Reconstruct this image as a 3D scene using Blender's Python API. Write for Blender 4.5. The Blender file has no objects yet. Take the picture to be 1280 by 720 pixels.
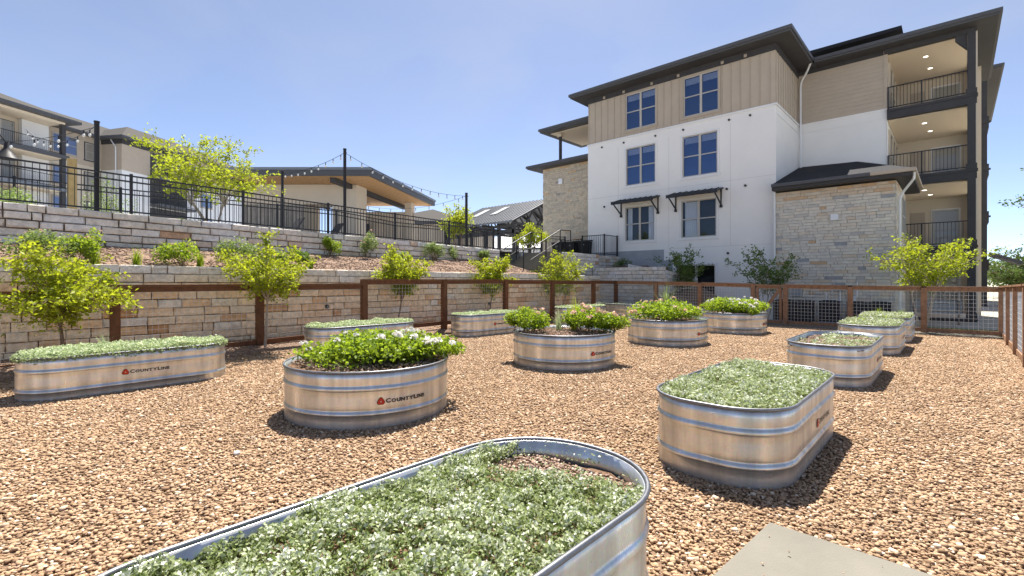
import bpy, math, random
import numpy as np
from mathutils import Vector, Matrix, noise

C = bpy.context
S = C.scene
COL = S.collection

# ------------------------------------------------------------------ camera
cam = bpy.data.objects.new('camera', bpy.data.cameras.new('camera'))
COL.objects.link(cam)
cam.location = (0, 0, 1.57)
YAW = math.atan2(0.6783, 0.7348)
cam.rotation_euler = (math.pi / 2, 0, YAW)
cam.data.sensor_width = 36
cam.data.lens = 36 * 600 / 1280
cam.data.shift_y = -10 / 1280
cam.data.clip_start = 0.05
cam.data.clip_end = 3000
S.camera = cam

# ------------------------------------------------------------------ sky and sun
SUN_EL = 64.0
SX, SY = -0.59, 0.806
world = bpy.data.worlds.new('World')
S.world = world
world.use_nodes = True
wn = world.node_tree.nodes
wl = world.node_tree.links
sky = wn.new('ShaderNodeTexSky')
sky.sky_type = 'NISHITA'
sky.sun_disc = False
sky.sun_elevation = math.radians(SUN_EL)
sky.sun_rotation = math.atan2(SX, SY)
sky.air_density = 0.40
sky.dust_density = 0.45
sky.ozone_density = 0.15
bg = wn['Background']
tcw = wn.new('ShaderNodeTexCoord'); mpw = wn.new('ShaderNodeMapping'); mpw.inputs['Scale'].default_value = (1.0, 1.6, 3.2)
nzw = wn.new('ShaderNodeTexNoise'); nzw.inputs['Scale'].default_value = 1.5; nzw.inputs['Detail'].default_value = 7; nzw.inputs['Distortion'].default_value = 0.6
wl.new(tcw.outputs['Generated'], mpw.inputs['Vector']); wl.new(mpw.outputs['Vector'], nzw.inputs['Vector'])
mrw = wn.new('ShaderNodeMapRange'); mrw.inputs['From Min'].default_value = 0.42; mrw.inputs['From Max'].default_value = 0.78; mrw.inputs['To Min'].default_value = 0.10; mrw.inputs['To Max'].default_value = 0.42
wl.new(nzw.outputs['Fac'], mrw.inputs['Value'])
mxw = wn.new('ShaderNodeMix'); mxw.data_type = 'RGBA'
wl.new(mrw.outputs['Result'], mxw.inputs[0]); wl.new(sky.outputs['Color'], mxw.inputs[6]); mxw.inputs[7].default_value = (2.6, 2.75, 3.0, 1)
wl.new(mxw.outputs[2], bg.inputs['Color'])
bg.inputs['Strength'].default_value = 0.11

sl = bpy.data.lights.new('sun', 'SUN')
sl.energy = 4.8
sl.angle = math.radians(0.5)
sl.color = (1.0, 0.95, 0.87)
sun = bpy.data.objects.new('sun', sl)
COL.objects.link(sun)
ce = math.cos(math.radians(SUN_EL))
sun.rotation_euler = Vector((SX * ce, SY * ce, math.sin(math.radians(SUN_EL)))).to_track_quat('Z', 'Y').to_euler()
sun.location = (-20, 30, 40)

S.view_settings.view_transform = 'Standard'
S.view_settings.look = 'None'
S.view_settings.gamma = 1.0
S.view_settings.exposure = 1.3
S.view_settings.use_curve_mapping = False
S.render.engine = 'CYCLES'
S.cycles.max_bounces = 8
S.cycles.diffuse_bounces = 3
S.cycles.glossy_bounces = 4
S.cycles.transmission_bounces = 4
S.cycles.transparent_max_bounces = 8
S.cycles.use_denoising = True
S.cycles.caustics_reflective = False
S.cycles.caustics_refractive = False

# ------------------------------------------------------------------ helpers
A_, B_ = math.sin(YAW), math.cos(YAW)
R = math.radians


class MB:
    """collects faces; build() links them as ONE mesh object"""
    def __init__(s):
        s.v = []; s.f = []; s.c = []

    def face(s, pts, c=0.5):
        n = len(s.v)
        s.v.extend([tuple(p) for p in pts])
        s.f.append(tuple(range(n, n + len(pts))))
        s.c.append(c)

    def quads(s, verts, faces, c=0.5):
        n = len(s.v)
        s.v.extend([tuple(p) for p in verts])
        for f in faces:
            s.f.append(tuple(i + n for i in f)); s.c.append(c)

    def box(s, a, b, c=0.5):
        x0, y0, z0 = min(a[0], b[0]), min(a[1], b[1]), min(a[2], b[2])
        x1, y1, z1 = max(a[0], b[0]), max(a[1], b[1]), max(a[2], b[2])
        s.quads([(x0, y0, z0), (x1, y0, z0), (x1, y1, z0), (x0, y1, z0), (x0, y0, z1), (x1, y0, z1), (x1, y1, z1), (x0, y1, z1)],
                [(3, 2, 1, 0), (4, 5, 6, 7), (0, 1, 5, 4), (1, 2, 6, 5), (2, 3, 7, 6), (3, 0, 4, 7)], c)
        return s

    def beam(s, p, q, w, h, c=0.5, up=(0, 0, 1)):
        """box-section bar from p to q, w sideways, h along up"""
        p = Vector(p); q = Vector(q)
        d = (q - p).normalized()
        u = Vector(up)
        if abs(d.dot(u)) > 0.98: u = Vector((1, 0, 0))
        sd = d.cross(u).normalized(); u = sd.cross(d).normalized()
        vs = []
        for e in (p, q):
            for a, b in ((-1, -1), (1, -1), (1, 1), (-1, 1)):
                vs.append(e + sd * (a * w / 2) + u * (b * h / 2))
        s.quads(vs, [(0, 1, 2, 3), (7, 6, 5, 4), (0, 4, 5, 1), (1, 5, 6, 2), (2, 6, 7, 3), (3, 7, 4, 0)], c)
        return s

    def tube(s, pts, rads, n=6, c=0.5, cap=True):
        pts = [Vector(p) for p in pts]
        if not hasattr(rads, '__len__'): rads = [rads] * len(pts)
        base = len(s.v)
        ref = None
        for i, p in enumerate(pts):
            d = (pts[min(i + 1, len(pts) - 1)] - pts[max(i - 1, 0)]).normalized()
            if ref is None:
                ref = d.orthogonal().normalized()
            else:
                ref = (ref - d * ref.dot(d))
                ref = ref.normalized() if ref.length > 1e-6 else d.orthogonal().normalized()
            o = d.cross(ref)
            for k in range(n):
                a = 2 * math.pi * k / n
                s.v.append(tuple(p + (ref * math.cos(a) + o * math.sin(a)) * rads[i]))
        for i in range(len(pts) - 1):
            for k in range(n):
                s.f.append((base + i * n + k, base + i * n + (k + 1) % n, base + (i + 1) * n + (k + 1) % n, base + (i + 1) * n + k)); s.c.append(c)
        if cap:
            s.f.append(tuple(base + k for k in range(n))[::-1]); s.c.append(c)
            s.f.append(tuple(base + (len(pts) - 1) * n + k for k in range(n))); s.c.append(c)
        return s

    def prism(s, poly, z0, z1, c=0.5):
        """vertical prism over a CCW polygon; z may be lists"""
        n = len(poly)
        a = z0 if hasattr(z0, '__len__') else [z0] * n
        b = z1 if hasattr(z1, '__len__') else [z1] * n
        vs = [(p[0], p[1], a[i]) for i, p in enumerate(poly)] + [(p[0], p[1], b[i]) for i, p in enumerate(poly)]
        fs = [tuple(range(n))[::-1], tuple(range(n, 2 * n))] + [(i, (i + 1) % n, n + (i + 1) % n, n + i) for i in range(n)]
        s.quads(vs, fs, c)
        return s

    def build(s, name, mat, parent=None, smooth=False, **kw):
        me = bpy.data.meshes.new(name)
        me.from_pydata(s.v, [], s.f)
        at = me.attributes.new('var', 'FLOAT', 'FACE')
        at.data.foreach_set('value', np.array(s.c, dtype=np.float32))
        if smooth: me.shade_smooth()
        me.update()
        return link(name, me, mat, parent, **kw)


def link(name, me, mat, parent=None, **kw):
    if mat is not None and not me.materials: me.materials.append(mat)
    o = bpy.data.objects.new(name, me)
    COL.objects.link(o)
    if parent is not None:
        o.parent = parent
        if parent.type == 'EMPTY': o.matrix_parent_inverse = Matrix.Translation(-parent.location)
    for k, v in kw.items(): o[{'cat': 'category'}.get(k, k)] = v
    return o


def np_mesh(name, V, F, var=None, smooth=False):
    """V (n,3), F (m,k)"""
    me = bpy.data.meshes.new(name)
    V = np.asarray(V, dtype=np.float32); F = np.asarray(F, dtype=np.int32)
    m, k = F.shape
    me.vertices.add(len(V)); me.vertices.foreach_set('co', V.ravel())
    me.loops.add(m * k); me.loops.foreach_set('vertex_index', F.ravel())
    me.polygons.add(m)
    me.polygons.foreach_set('loop_start', np.arange(0, m * k, k, dtype=np.int32))
    try: me.polygons.foreach_set('loop_total', np.full(m, k, dtype=np.int32))
    except Exception: pass
    if smooth: me.polygons.foreach_set('use_smooth', np.ones(m, dtype=bool))
    if var is not None:
        at = me.attributes.new('var', 'FLOAT', 'FACE')
        at.data.foreach_set('value', np.asarray(var, dtype=np.float32))
    me.update(calc_edges=True)
    return me


def thing(name, label, cat, loc=(0, 0, 0), rot=0, group=None):
    o = bpy.data.objects.new(name, None)
    COL.objects.link(o)
    o.empty_display_size = 0.2
    o.location = loc
    o.rotation_euler = (0, 0, rot)
    o['label'] = label; o['category'] = cat
    if group: o['group'] = group
    return o


def dup(root, loc, rot=0, label=None, group=None):
    r = root.copy(); COL.objects.link(r)
    r.location = loc; r.rotation_euler = (0, 0, rot)
    if label: r['label'] = label
    if group: r['group'] = group
    for ch in list(root.children):
        c = ch.copy(); COL.objects.link(c); c.parent = r
        for g in list(ch.children):
            d = g.copy(); COL.objects.link(d); d.parent = c
    return r


# ------------------------------------------------------------------ materials
def mat(name, col, rough=0.8, metal=0.0, bump=0.0, bscale=30.0, vary=0.0, vscale=4.0, var_amt=0.0, ramp=None, spec=0.2, bdetail=6.0, obj_space=False):
    m = bpy.data.materials.new(name); m.use_nodes = True
    nt = m.node_tree; N = nt.nodes; L = nt.links
    P = N['Principled BSDF']
    P.inputs['Roughness'].default_value = rough
    P.inputs['Metallic'].default_value = metal
    P.inputs['Specular IOR Level'].default_value = spec
    P.inputs['Base Color'].default_value = (*col, 1)
    geo = N.new('ShaderNodeNewGeometry')
    pos = geo.outputs['Position']
    last = None
    if ramp:
        at = N.new('ShaderNodeAttribute'); at.attribute_name = 'var'
        cr = N.new('ShaderNodeValToRGB')
        el = cr.color_ramp.elements
        while len(el) > 1: el.remove(el[0])
        el[0].position = ramp[0][0]; el[0].color = (*ramp[0][1], 1)
        for p, c in ramp[1:]:
            e = el.new(p); e.color = (*c, 1)
        L.new(at.outputs['Fac'], cr.inputs['Fac'])
        last = cr.outputs['Color']
    if vary > 0:
        nz = N.new('ShaderNodeTexNoise'); nz.inputs['Scale'].default_value = vscale; nz.inputs['Detail'].default_value = 8; nz.inputs['Roughness'].default_value = 0.65
        L.new(pos, nz.inputs['Vector'])
        mr = N.new('ShaderNodeMapRange'); mr.inputs['From Min'].default_value = 0.3; mr.inputs['From Max'].default_value = 0.7
        mr.inputs['To Min'].default_value = 1 - vary; mr.inputs['To Max'].default_value = 1 + vary
        L.new(nz.outputs['Fac'], mr.inputs['Value'])
        mx = N.new('ShaderNodeVectorMath'); mx.operation = 'SCALE'
        if last: L.new(last, mx.inputs[0])
        else: mx.inputs[0].default_value = col
        L.new(mr.outputs['Result'], mx.inputs['Scale'])
        last = mx.outputs['Vector']
    if last: L.new(last, P.inputs['Base Color'])
    if bump > 0:
        nb = N.new('ShaderNodeTexNoise'); nb.inputs['Scale'].default_value = bscale; nb.inputs['Detail'].default_value = bdetail
        L.new(pos, nb.inputs['Vector'])
        b = N.new('ShaderNodeBump'); b.inputs['Strength'].default_value = 1.0; b.inputs['Distance'].default_value = bump
        L.new(nb.outputs['Fac'], b.inputs['Height']); L.new(b.outputs['Normal'], P.inputs['Normal'])
    return m


def leaf_mat(name, ramp, trans=0.45, tcol=(0.35, 0.5, 0.04), rough=0.5):
    m = bpy.data.materials.new(name); m.use_nodes = True
    nt = m.node_tree; N = nt.nodes; L = nt.links
    out = N['Material Output']; P = N['Principled BSDF']
    P.inputs['Roughness'].default_value = rough
    P.inputs['Specular IOR Level'].default_value = 0.25
    at = N.new('ShaderNodeAttribute'); at.attribute_name = 'var'
    cr = N.new('ShaderNodeValToRGB'); el = cr.color_ramp.elements
    while len(el) > 1: el.remove(el[0])
    el[0].position = ramp[0][0]; el[0].color = (*ramp[0][1], 1)
    for p, c in ramp[1:]:
        e = el.new(p); e.color = (*c, 1)
    L.new(at.outputs['Fac'], cr.inputs['Fac'])
    L.new(cr.outputs['Color'], P.inputs['Base Color'])
    T = N.new('ShaderNodeBsdfTranslucent')
    mm = N.new('ShaderNodeMix'); mm.data_type = 'RGBA'; mm.inputs[0].default_value = 0.6
    L.new(cr.outputs['Color'], mm.inputs[6]); mm.inputs[7].default_value = (*tcol, 1)
    L.new(mm.outputs[2], T.inputs['Color'])
    mx = N.new('ShaderNodeMixShader'); mx.inputs[0].default_value = trans
    L.new(P.outputs[0], mx.inputs[1]); L.new(T.outputs[0], mx.inputs[2])
    L.new(mx.outputs[0], out.inputs['Surface'])
    return m


def glass_mat(name, refl=0.4, tint=(0.45, 0.6, 0.9), blend=0.35):
    m = bpy.data.materials.new(name); m.use_nodes = True
    nt = m.node_tree; N = nt.nodes; L = nt.links
    out = N['Material Output']; N.remove(N['Principled BSDF'])
    G = N.new('ShaderNodeBsdfGlossy'); G.inputs['Roughness'].default_value = 0.02; G.inputs['Color'].default_value = (*tint, 1)
    T = N.new('ShaderNodeBsdfTransparent'); T.inputs['Color'].default_value = (0.8, 0.84, 0.88, 1)
    lw = N.new('ShaderNodeLayerWeight'); lw.inputs['Blend'].default_value = blend
    mr = N.new('ShaderNodeMapRange'); mr.inputs['To Min'].default_value = refl; mr.inputs['To Max'].default_value = 0.95
    L.new(lw.outputs['Fresnel'], mr.inputs['Value'])
    mx = N.new('ShaderNodeMixShader'); L.new(mr.outputs['Result'], mx.inputs[0])
    L.new(T.outputs[0], mx.inputs[1]); L.new(G.outputs[0], mx.inputs[2]); L.new(mx.outputs[0], out.inputs['Surface'])
    nb = N.new('ShaderNodeTexNoise'); nb.inputs['Scale'].default_value = 1.3; nb.inputs['Detail'].default_value = 1
    b = N.new('ShaderNodeBump'); b.inputs['Distance'].default_value = 0.01; b.inputs['Strength'].default_value = 0.5
    geo = N.new('ShaderNodeNewGeometry'); L.new(geo.outputs['Position'], nb.inputs['Vector'])
    L.new(nb.outputs['Fac'], b.inputs['Height']); L.new(b.outputs['Normal'], G.inputs['Normal'])
    return m


def galvanised():
    m = bpy.data.materials.new('galvanised_steel'); m.use_nodes = True
    nt = m.node_tree; N = nt.nodes; L = nt.links
    P = N['Principled BSDF']
    P.inputs['Metallic'].default_value = 0.80
    tc = N.new('ShaderNodeTexCoord')
    vo = N.new('ShaderNodeTexVoronoi'); vo.inputs['Scale'].default_value = 55
    L.new(tc.outputs['Object'], vo.inputs['Vector'])
    mp = N.new('ShaderNodeMapping'); mp.inputs['Scale'].default_value = (5.0, 5.0, 0.7)
    L.new(tc.outputs['Object'], mp.inputs['Vector'])
    n1 = N.new('ShaderNodeTexNoise'); n1.inputs['Scale'].default_value = 1.6; n1.inputs['Detail'].default_value = 7
    L.new(mp.outputs['Vector'], n1.inputs['Vector'])
    # streaks and dust: duller, warmer patches
    cr = N.new('ShaderNodeValToRGB'); e = cr.color_ramp.elements
    e[0].position = 0.35; e[0].color = (0.48, 0.49, 0.48, 1); e[1].position = 0.7; e[1].color = (0.78, 0.80, 0.79, 1)
    L.new(n1.outputs['Fac'], cr.inputs['Fac'])
    mx = N.new('ShaderNodeMix'); mx.data_type = 'RGBA'; mx.blend_type = 'MULTIPLY'; mx.inputs[0].default_value = 0.10
    L.new(cr.outputs['Color'], mx.inputs[6]); L.new(vo.outputs['Color'], mx.inputs[7])
    # dirt splashed on the lowest part
    sp = N.new('ShaderNodeSeparateXYZ'); L.new(tc.outputs['Object'], sp.inputs[0])
    n2 = N.new('ShaderNodeTexNoise'); n2.inputs['Scale'].default_value = 9; n2.inputs['Detail'].default_value = 6
    L.new(tc.outputs['Object'], n2.inputs['Vector'])
    md = N.new('ShaderNodeMath'); md.operation = 'MULTIPLY_ADD'; md.inputs[1].default_value = 0.28; L.new(n2.outputs['Fac'], md.inputs[0])
    neg = N.new('ShaderNodeMath'); neg.operation = 'MULTIPLY'; neg.inputs[1].default_value = -1; L.new(sp.outputs['Z'], neg.inputs[0])
    L.new(neg.outputs[0], md.inputs[2])
    mr = N.new('ShaderNodeMapRange'); mr.inputs['From Min'].default_value = 0.0; mr.inputs['From Max'].default_value = 0.12
    mr.inputs['To Max'].default_value = 0.5; L.new(md.outputs[0], mr.inputs['Value'])
    m3 = N.new('ShaderNodeMix'); m3.data_type = 'RGBA'; L.new(mr.outputs['Result'], m3.inputs[0])
    L.new(mx.outputs[2], m3.inputs[6]); m3.inputs[7].default_value = (0.44, 0.37, 0.30, 1)
    L.new(m3.outputs[2], P.inputs['Base Color'])
    rr = N.new('ShaderNodeMapRange'); rr.inputs['From Min'].default_value = 0.3; rr.inputs['From Max'].default_value = 0.7
    rr.inputs['To Min'].default_value = 0.42; rr.inputs['To Max'].default_value = 0.26
    L.new(n1.outputs['Fac'], rr.inputs['Value'])
    ad = N.new('ShaderNodeMath'); ad.operation = 'MULTIPLY_ADD'; ad.inputs[1].default_value = 0.35
    L.new(mr.outputs['Result'], ad.inputs[0]); L.new(rr.outputs['Result'], ad.inputs[2])
    L.new(ad.outputs[0], P.inputs['Roughness'])
    b = N.new('ShaderNodeBump'); b.inputs['Distance'].default_value = 0.0035; b.inputs['Strength'].default_value = 0.6
    L.new(n1.outputs['Fac'], b.inputs['Height']); L.new(b.outputs['Normal'], P.inputs['Normal'])
    return m


M = dict(
    galv=galvanised(),
    rim=mat('zinc_rim', (0.20, 0.205, 0.22), 0.45, 0.85, 0.0006, 60, 0.2, 12),
    soil=mat('soil', (0.16, 0.095, 0.06), 0.95, 0, 0.02, 40, 0.4, 14),
    base=mat('gravel_base', (0.23, 0.15, 0.095), 0.95, 0, 0.03, 45, 0.35, 30),
    stone=mat('gravel', (0.4, 0.3, 0.2), 0.85, 0, 0.0, vary=0.16, vscale=1.3,
              ramp=[(0, (0.202, 0.126, 0.073)), (0.2, (0.304, 0.194, 0.115)), (0.5, (0.396, 0.261, 0.156)), (0.75, (0.469, 0.326, 0.203)), (0.88, (0.478, 0.317, 0.217)), (1, (0.644, 0.531, 0.398))]),
    mulch=mat('mulch', (0.26, 0.175, 0.125), 0.95, 0, 0.05, 30, 0.35, 7),
    chips=mat('mulch_chips', (0.3, 0.2, 0.14), 0.9, ramp=[(0, (0.13, 0.08, 0.055)), (0.5, (0.33, 0.225, 0.165)), (1, (0.52, 0.40, 0.32))]),
    concrete=mat('concrete', (0.19, 0.175, 0.145), 0.9, 0, 0.003, 90, 0.10, 2.2),
    conc2=mat('concrete_grey', (0.36, 0.37, 0.38), 0.9, 0, 0.004, 30, 0.12, 2),
    grass=mat('lawn', (0.16, 0.24, 0.05), 0.9, 0, 0.05, 60, 0.3, 8),
    ground=mat('ground', (0.40, 0.37, 0.31), 0.95, 0, 0.02, 5, 0.2, 0.5),
    block=mat('limestone_block', (0.5, 0.4, 0.3), 0.9, 0, 0.03, 16, vary=0.26, vscale=9, bdetail=10,
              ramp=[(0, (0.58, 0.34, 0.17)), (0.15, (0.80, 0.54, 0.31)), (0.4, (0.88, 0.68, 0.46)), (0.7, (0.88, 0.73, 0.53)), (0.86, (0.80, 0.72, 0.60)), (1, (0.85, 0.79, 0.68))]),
    block2=mat('pale_limestone_block', (0.5, 0.5, 0.5), 0.9, 0, 0.03, 16, vary=0.22, vscale=8, bdetail=10,
               ramp=[(0, (0.52, 0.34, 0.22)), (0.12, (0.58, 0.48, 0.38)), (0.4, (0.62, 0.57, 0.49)), (0.75, (0.70, 0.66, 0.60)), (1, (0.66, 0.65, 0.64))]),
    joint=mat('wall_joint', (0.16, 0.115, 0.085), 0.95, 0, 0.01, 20, 0.3, 6),
    ledge=mat('ledgestone', (0.5, 0.5, 0.5), 0.85, 0, 0.006, 35, vary=0.12, vscale=6,
              ramp=[(0, (0.36, 0.36, 0.37)), (0.07, (0.50, 0.47, 0.44)), (0.3, (0.64, 0.59, 0.51)), (0.6, (0.70, 0.64, 0.54)), (0.85, (0.68, 0.57, 0.44)), (0.95, (0.64, 0.51, 0.37)), (1, (0.62, 0.42, 0.25))]),
    ledge2=mat('shaded_ledgestone', (0.5, 0.5, 0.5), 0.85, 0, 0.006, 35, vary=0.15, vscale=5,  # darker copy of ledgestone for the left wing, its shade put into the colour
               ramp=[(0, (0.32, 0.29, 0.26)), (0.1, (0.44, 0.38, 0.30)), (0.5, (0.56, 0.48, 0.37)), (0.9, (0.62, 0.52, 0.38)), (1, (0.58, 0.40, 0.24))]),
    mortar=mat('mortar', (0.50, 0.48, 0.44), 0.95, 0, 0.004, 40, 0.1, 5),
    white=mat('white_render', (0.86, 0.83, 0.78), 0.85, 0, 0.003, 35, 0.025, 1.2),
    joints=mat('render_joint', (0.60, 0.575, 0.54), 0.9),
    white2=mat('white_trim', (0.80, 0.79, 0.77), 0.6, 0),
    tan=mat('tan_board', (0.50, 0.415, 0.32), 0.75, 0, 0.001, 60, 0.05, 2),
    tan2=mat('tan_batten', (0.46, 0.385, 0.30), 0.75, 0, 0.001, 60, 0.05, 2),
    lap=mat('tan_siding', (0.50, 0.415, 0.32), 0.75, 0, 0.001, 60, 0.05, 2),
    cream=mat('cream_wall', (0.64, 0.55, 0.43), 0.85, 0, 0.001, 40, 0.03, 2),
    ceil=mat('porch_ceiling', (0.76, 0.64, 0.49), 0.8),
    dark=mat('dark_trim', (0.060, 0.057, 0.058), 0.6, 0, 0.001, 40, 0.1, 3),
    fascia=mat('dark_fascia', (0.095, 0.095, 0.10), 0.5, 0),
    black=mat('black_metal', (0.04, 0.04, 0.043), 0.45, 0.3),
    blackp=mat('black_plastic', (0.015, 0.016, 0.018), 0.4),
    iron=mat('dark_iron', (0.035, 0.034, 0.036), 0.5, 0.2),
    frame=mat('window_frame', (0.50, 0.47, 0.42), 0.5),
    glass=glass_mat('window_glass', 0.26, (0.30, 0.42, 0.66)),
    glass2=glass_mat('clear_window_glass', 0.05, (0.7, 0.75, 0.8), 0.12),
    inner=mat('dark_interior', (0.02, 0.02, 0.022), 0.9),
    blind=mat('white_blind', (0.75, 0.76, 0.78), 0.7),
    shingle=mat('asphalt_shingle', (0.03, 0.03, 0.033), 0.9, 0, 0.01, 25, 0.35, 18),
    shingle2=mat('weathered_shingle', (0.06, 0.055, 0.05), 0.9, 0, 0.01, 25, 0.2, 12),
    metalroof=mat('grey_metal_roof', (0.22, 0.225, 0.235), 0.4, 0.5),
    wood=mat('stained_wood', (0.15, 0.068, 0.034), 0.75, 0, 0.003, 25, 0.3, 9),
    wood2=mat('weathered_stained_wood', (0.30, 0.17, 0.10), 0.75, 0, 0.003, 25, 0.3, 9),
    cedar=mat('cedar_soffit', (0.48, 0.28, 0.13), 0.6, 0, 0.002, 30, 0.25, 6),
    post=mat('pine_post', (0.50, 0.35, 0.15), 0.8, 0, 0.002, 30, 0.2, 8),
    wire=mat('galvanised_wire', (0.62, 0.62, 0.60), 0.45, 0.4),
    bark=mat('bark', (0.19, 0.13, 0.09), 0.9, 0, 0.004, 40, 0.3, 20),
    bark2=mat('pale_bark', (0.36, 0.30, 0.24), 0.85, 0, 0.003, 40, 0.25, 20),
    red=mat('red_paint', (0.50, 0.045, 0.02), 0.5),
    ink=mat('black_ink', (0.03, 0.025, 0.025), 0.6),
    fawn=mat('cream_ink', (0.75, 0.62, 0.45), 0.5),
    bulb=mat('bulb_glass', (0.75, 0.75, 0.72), 0.15),
    pvc=mat('white_plastic', (0.80, 0.80, 0.80), 0.4),
    ac=mat('charcoal_grille', (0.045, 0.047, 0.052), 0.6, 0.2),
    fence_wood=mat('grey_siding', (0.35, 0.31, 0.26), 0.8, 0, 0.002, 20, 0.2, 5),
)
M['lit'] = mat('lit_downlight', (0.9, 0.88, 0.82), 0.4)
M['lit'].node_tree.nodes['Principled BSDF'].inputs['Emission Color'].default_value = (1, 0.95, 0.85, 1)
M['lit'].node_tree.nodes['Principled BSDF'].inputs['Emission Strength'].default_value = 1.2
M['lightleaf'] = leaf_mat('bright_leaf', [(0, (0.07, 0.11, 0.012)), (0.5, (0.22, 0.28, 0.018)), (1, (0.40, 0.43, 0.03))], 0.5, (0.60, 0.66, 0.03))
M['darkleaf'] = leaf_mat('dark_leaf', [(0, (0.035, 0.06, 0.016)), (0.5, (0.09, 0.15, 0.03)), (1, (0.20, 0.28, 0.06))], 0.35, (0.26, 0.40, 0.05))
M['greyleaf'] = leaf_mat('sage_leaf', [(0, (0.08, 0.12, 0.03)), (0.5, (0.20, 0.28, 0.08)), (1, (0.38, 0.43, 0.22))], 0.35, (0.36, 0.48, 0.10))
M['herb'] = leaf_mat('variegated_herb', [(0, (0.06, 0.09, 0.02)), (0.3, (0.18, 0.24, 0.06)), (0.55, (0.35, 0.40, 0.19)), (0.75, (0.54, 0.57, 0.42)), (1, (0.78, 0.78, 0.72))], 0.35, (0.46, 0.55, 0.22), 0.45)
M['paleherb'] = leaf_mat('pale_groundcover', [(0, (0.20, 0.28, 0.10)), (0.5, (0.44, 0.52, 0.28)), (1, (0.68, 0.72, 0.52))], 0.35, (0.50, 0.60, 0.28))
M['bushleaf'] = leaf_mat('bush_leaf', [(0, (0.06, 0.11, 0.012)), (0.5, (0.17, 0.26, 0.02)), (1, (0.36, 0.43, 0.05))], 0.45, (0.46, 0.60, 0.03))
M['treeleaf'] = leaf_mat('distant_leaf', [(0, (0.03, 0.055, 0.015)), (0.5, (0.07, 0.12, 0.03)), (1, (0.15, 0.20, 0.05))], 0.3, (0.2, 0.3, 0.05))
M['petal'] = leaf_mat('white_petal', [(0, (0.75, 0.72, 0.66)), (1, (0.85, 0.83, 0.80))], 0.3, (0.8, 0.75, 0.7))
M['pinkpetal'] = leaf_mat('pink_petal', [(0, (0.62, 0.36, 0.26)), (1, (0.78, 0.62, 0.48))], 0.3, (0.75, 0.55, 0.4))

# ================================================================== GROUND
def grid(name, u0, u1, v0, v1, nu, nv, zf, m, **kw):
    us = np.linspace(u0, u1, nu + 1); vs = np.linspace(v0, v1, nv + 1)
    V = [(u, v, zf(u, v)) for v in vs for u in us]
    F = [(j * (nu + 1) + i, j * (nu + 1) + i + 1, (j + 1) * (nu + 1) + i + 1, (j + 1) * (nu + 1) + i) for j in range(nv) for i in range(nu)]
    return link(name, np_mesh(name, V, F, smooth=True), m, **kw)


g = MB(); g.face([(-900, -900, -0.14), (900, -900, -0.14), (900, 1500, -0.14), (-900, 1500, -0.14)])
g.build('ground', M['ground'], kind='structure')


def berm(u, v):
    """the mulched bank at the foot of the retaining wall"""
    t = min(1, max(0, (-10.35 - u) / 1.2)); t = t * t * (3 - 2 * t)
    return 0.17 * t + 0.02 * noise.noise(Vector((u * 1.5, v * 1.5, 0))) * t


grid('gravel_ground', -11.9, 1.1, -6, 18.6, 60, 120, lambda u, v: berm(u, v) + (0.0 if u > -11 else 0.004), M['base'], kind='structure')
mb = MB()
for i in range(60):
    v0 = -6 + i * 25.3 / 60; v1 = v0 + 25.3 / 60
    us = [-12.25, -11.9, -11.5, -11.1, -10.8, -10.6]
    for k in range(5):
        e = [us[k], us[k + 1]]
        def zz(u, v): return berm(u, v) + 0.012 + 0.012 * noise.noise(Vector((u * 6, v * 6, 3)))
        w0 = -10.72 + 0.16 * noise.noise(Vector((v0 * 0.7, 0, 1))); w1 = -10.72 + 0.16 * noise.noise(Vector((v1 * 0.7, 0, 1)))
        a = [us[k], us[k + 1] if k < 4 else w0]; b = [us[k], us[k + 1] if k < 4 else w1]
        mb.face([(a[0], v0, zz(a[0], v0)), (a[1], v0, zz(a[1], v0) - (0.02 if k == 4 else 0)), (b[1], v1, zz(b[1], v1) - (0.02 if k == 4 else 0)), (b[0], v1, zz(b[0], v1))])
mb.build('mulch_bank', M['mulch'], kind='structure', smooth=True)

# loose stones: four patches of crushed stone inside one object, instanced over the yard by geometry nodes
rs = np.random.RandomState(5)
def ico():
    t = (1 + 5 ** 0.5) / 2
    v = np.array([(-1, t, 0), (1, t, 0), (-1, -t, 0), (1, -t, 0), (0, -1, t), (0, 1, t), (0, -1, -t), (0, 1, -t), (t, 0, -1), (t, 0, 1), (-t, 0, -1), (-t, 0, 1)], float)
    v /= np.linalg.norm(v[0])
    f = np.array([(0, 11, 5), (0, 5, 1), (0, 1, 7), (0, 7, 10), (0, 10, 11), (1, 5, 9), (5, 11, 4), (11, 10, 2), (10, 7, 6), (7, 1, 8), (3, 9, 4), (3, 4, 2), (3, 2, 6), (3, 6, 8), (3, 8, 9), (4, 9, 5), (2, 4, 11), (6, 2, 10), (8, 6, 7), (9, 8, 1)])
    return v, f


ICV, ICF = ico()


def rotmats(n, rs):
    q = rs.normal(size=(n, 4)); q /= np.linalg.norm(q, axis=1)[:, None]
    w, x, y, z = q.T
    return np.stack([np.stack([1 - 2 * (y * y + z * z), 2 * (x * y - z * w), 2 * (x * z + y * w)], 1),
                     np.stack([2 * (x * y + z * w), 1 - 2 * (x * x + z * z), 2 * (y * z - x * w)], 1),
                     np.stack([2 * (x * z - y * w), 2 * (y * z + x * w), 1 - 2 * (x * x + y * y)], 1)], 1)


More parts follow.
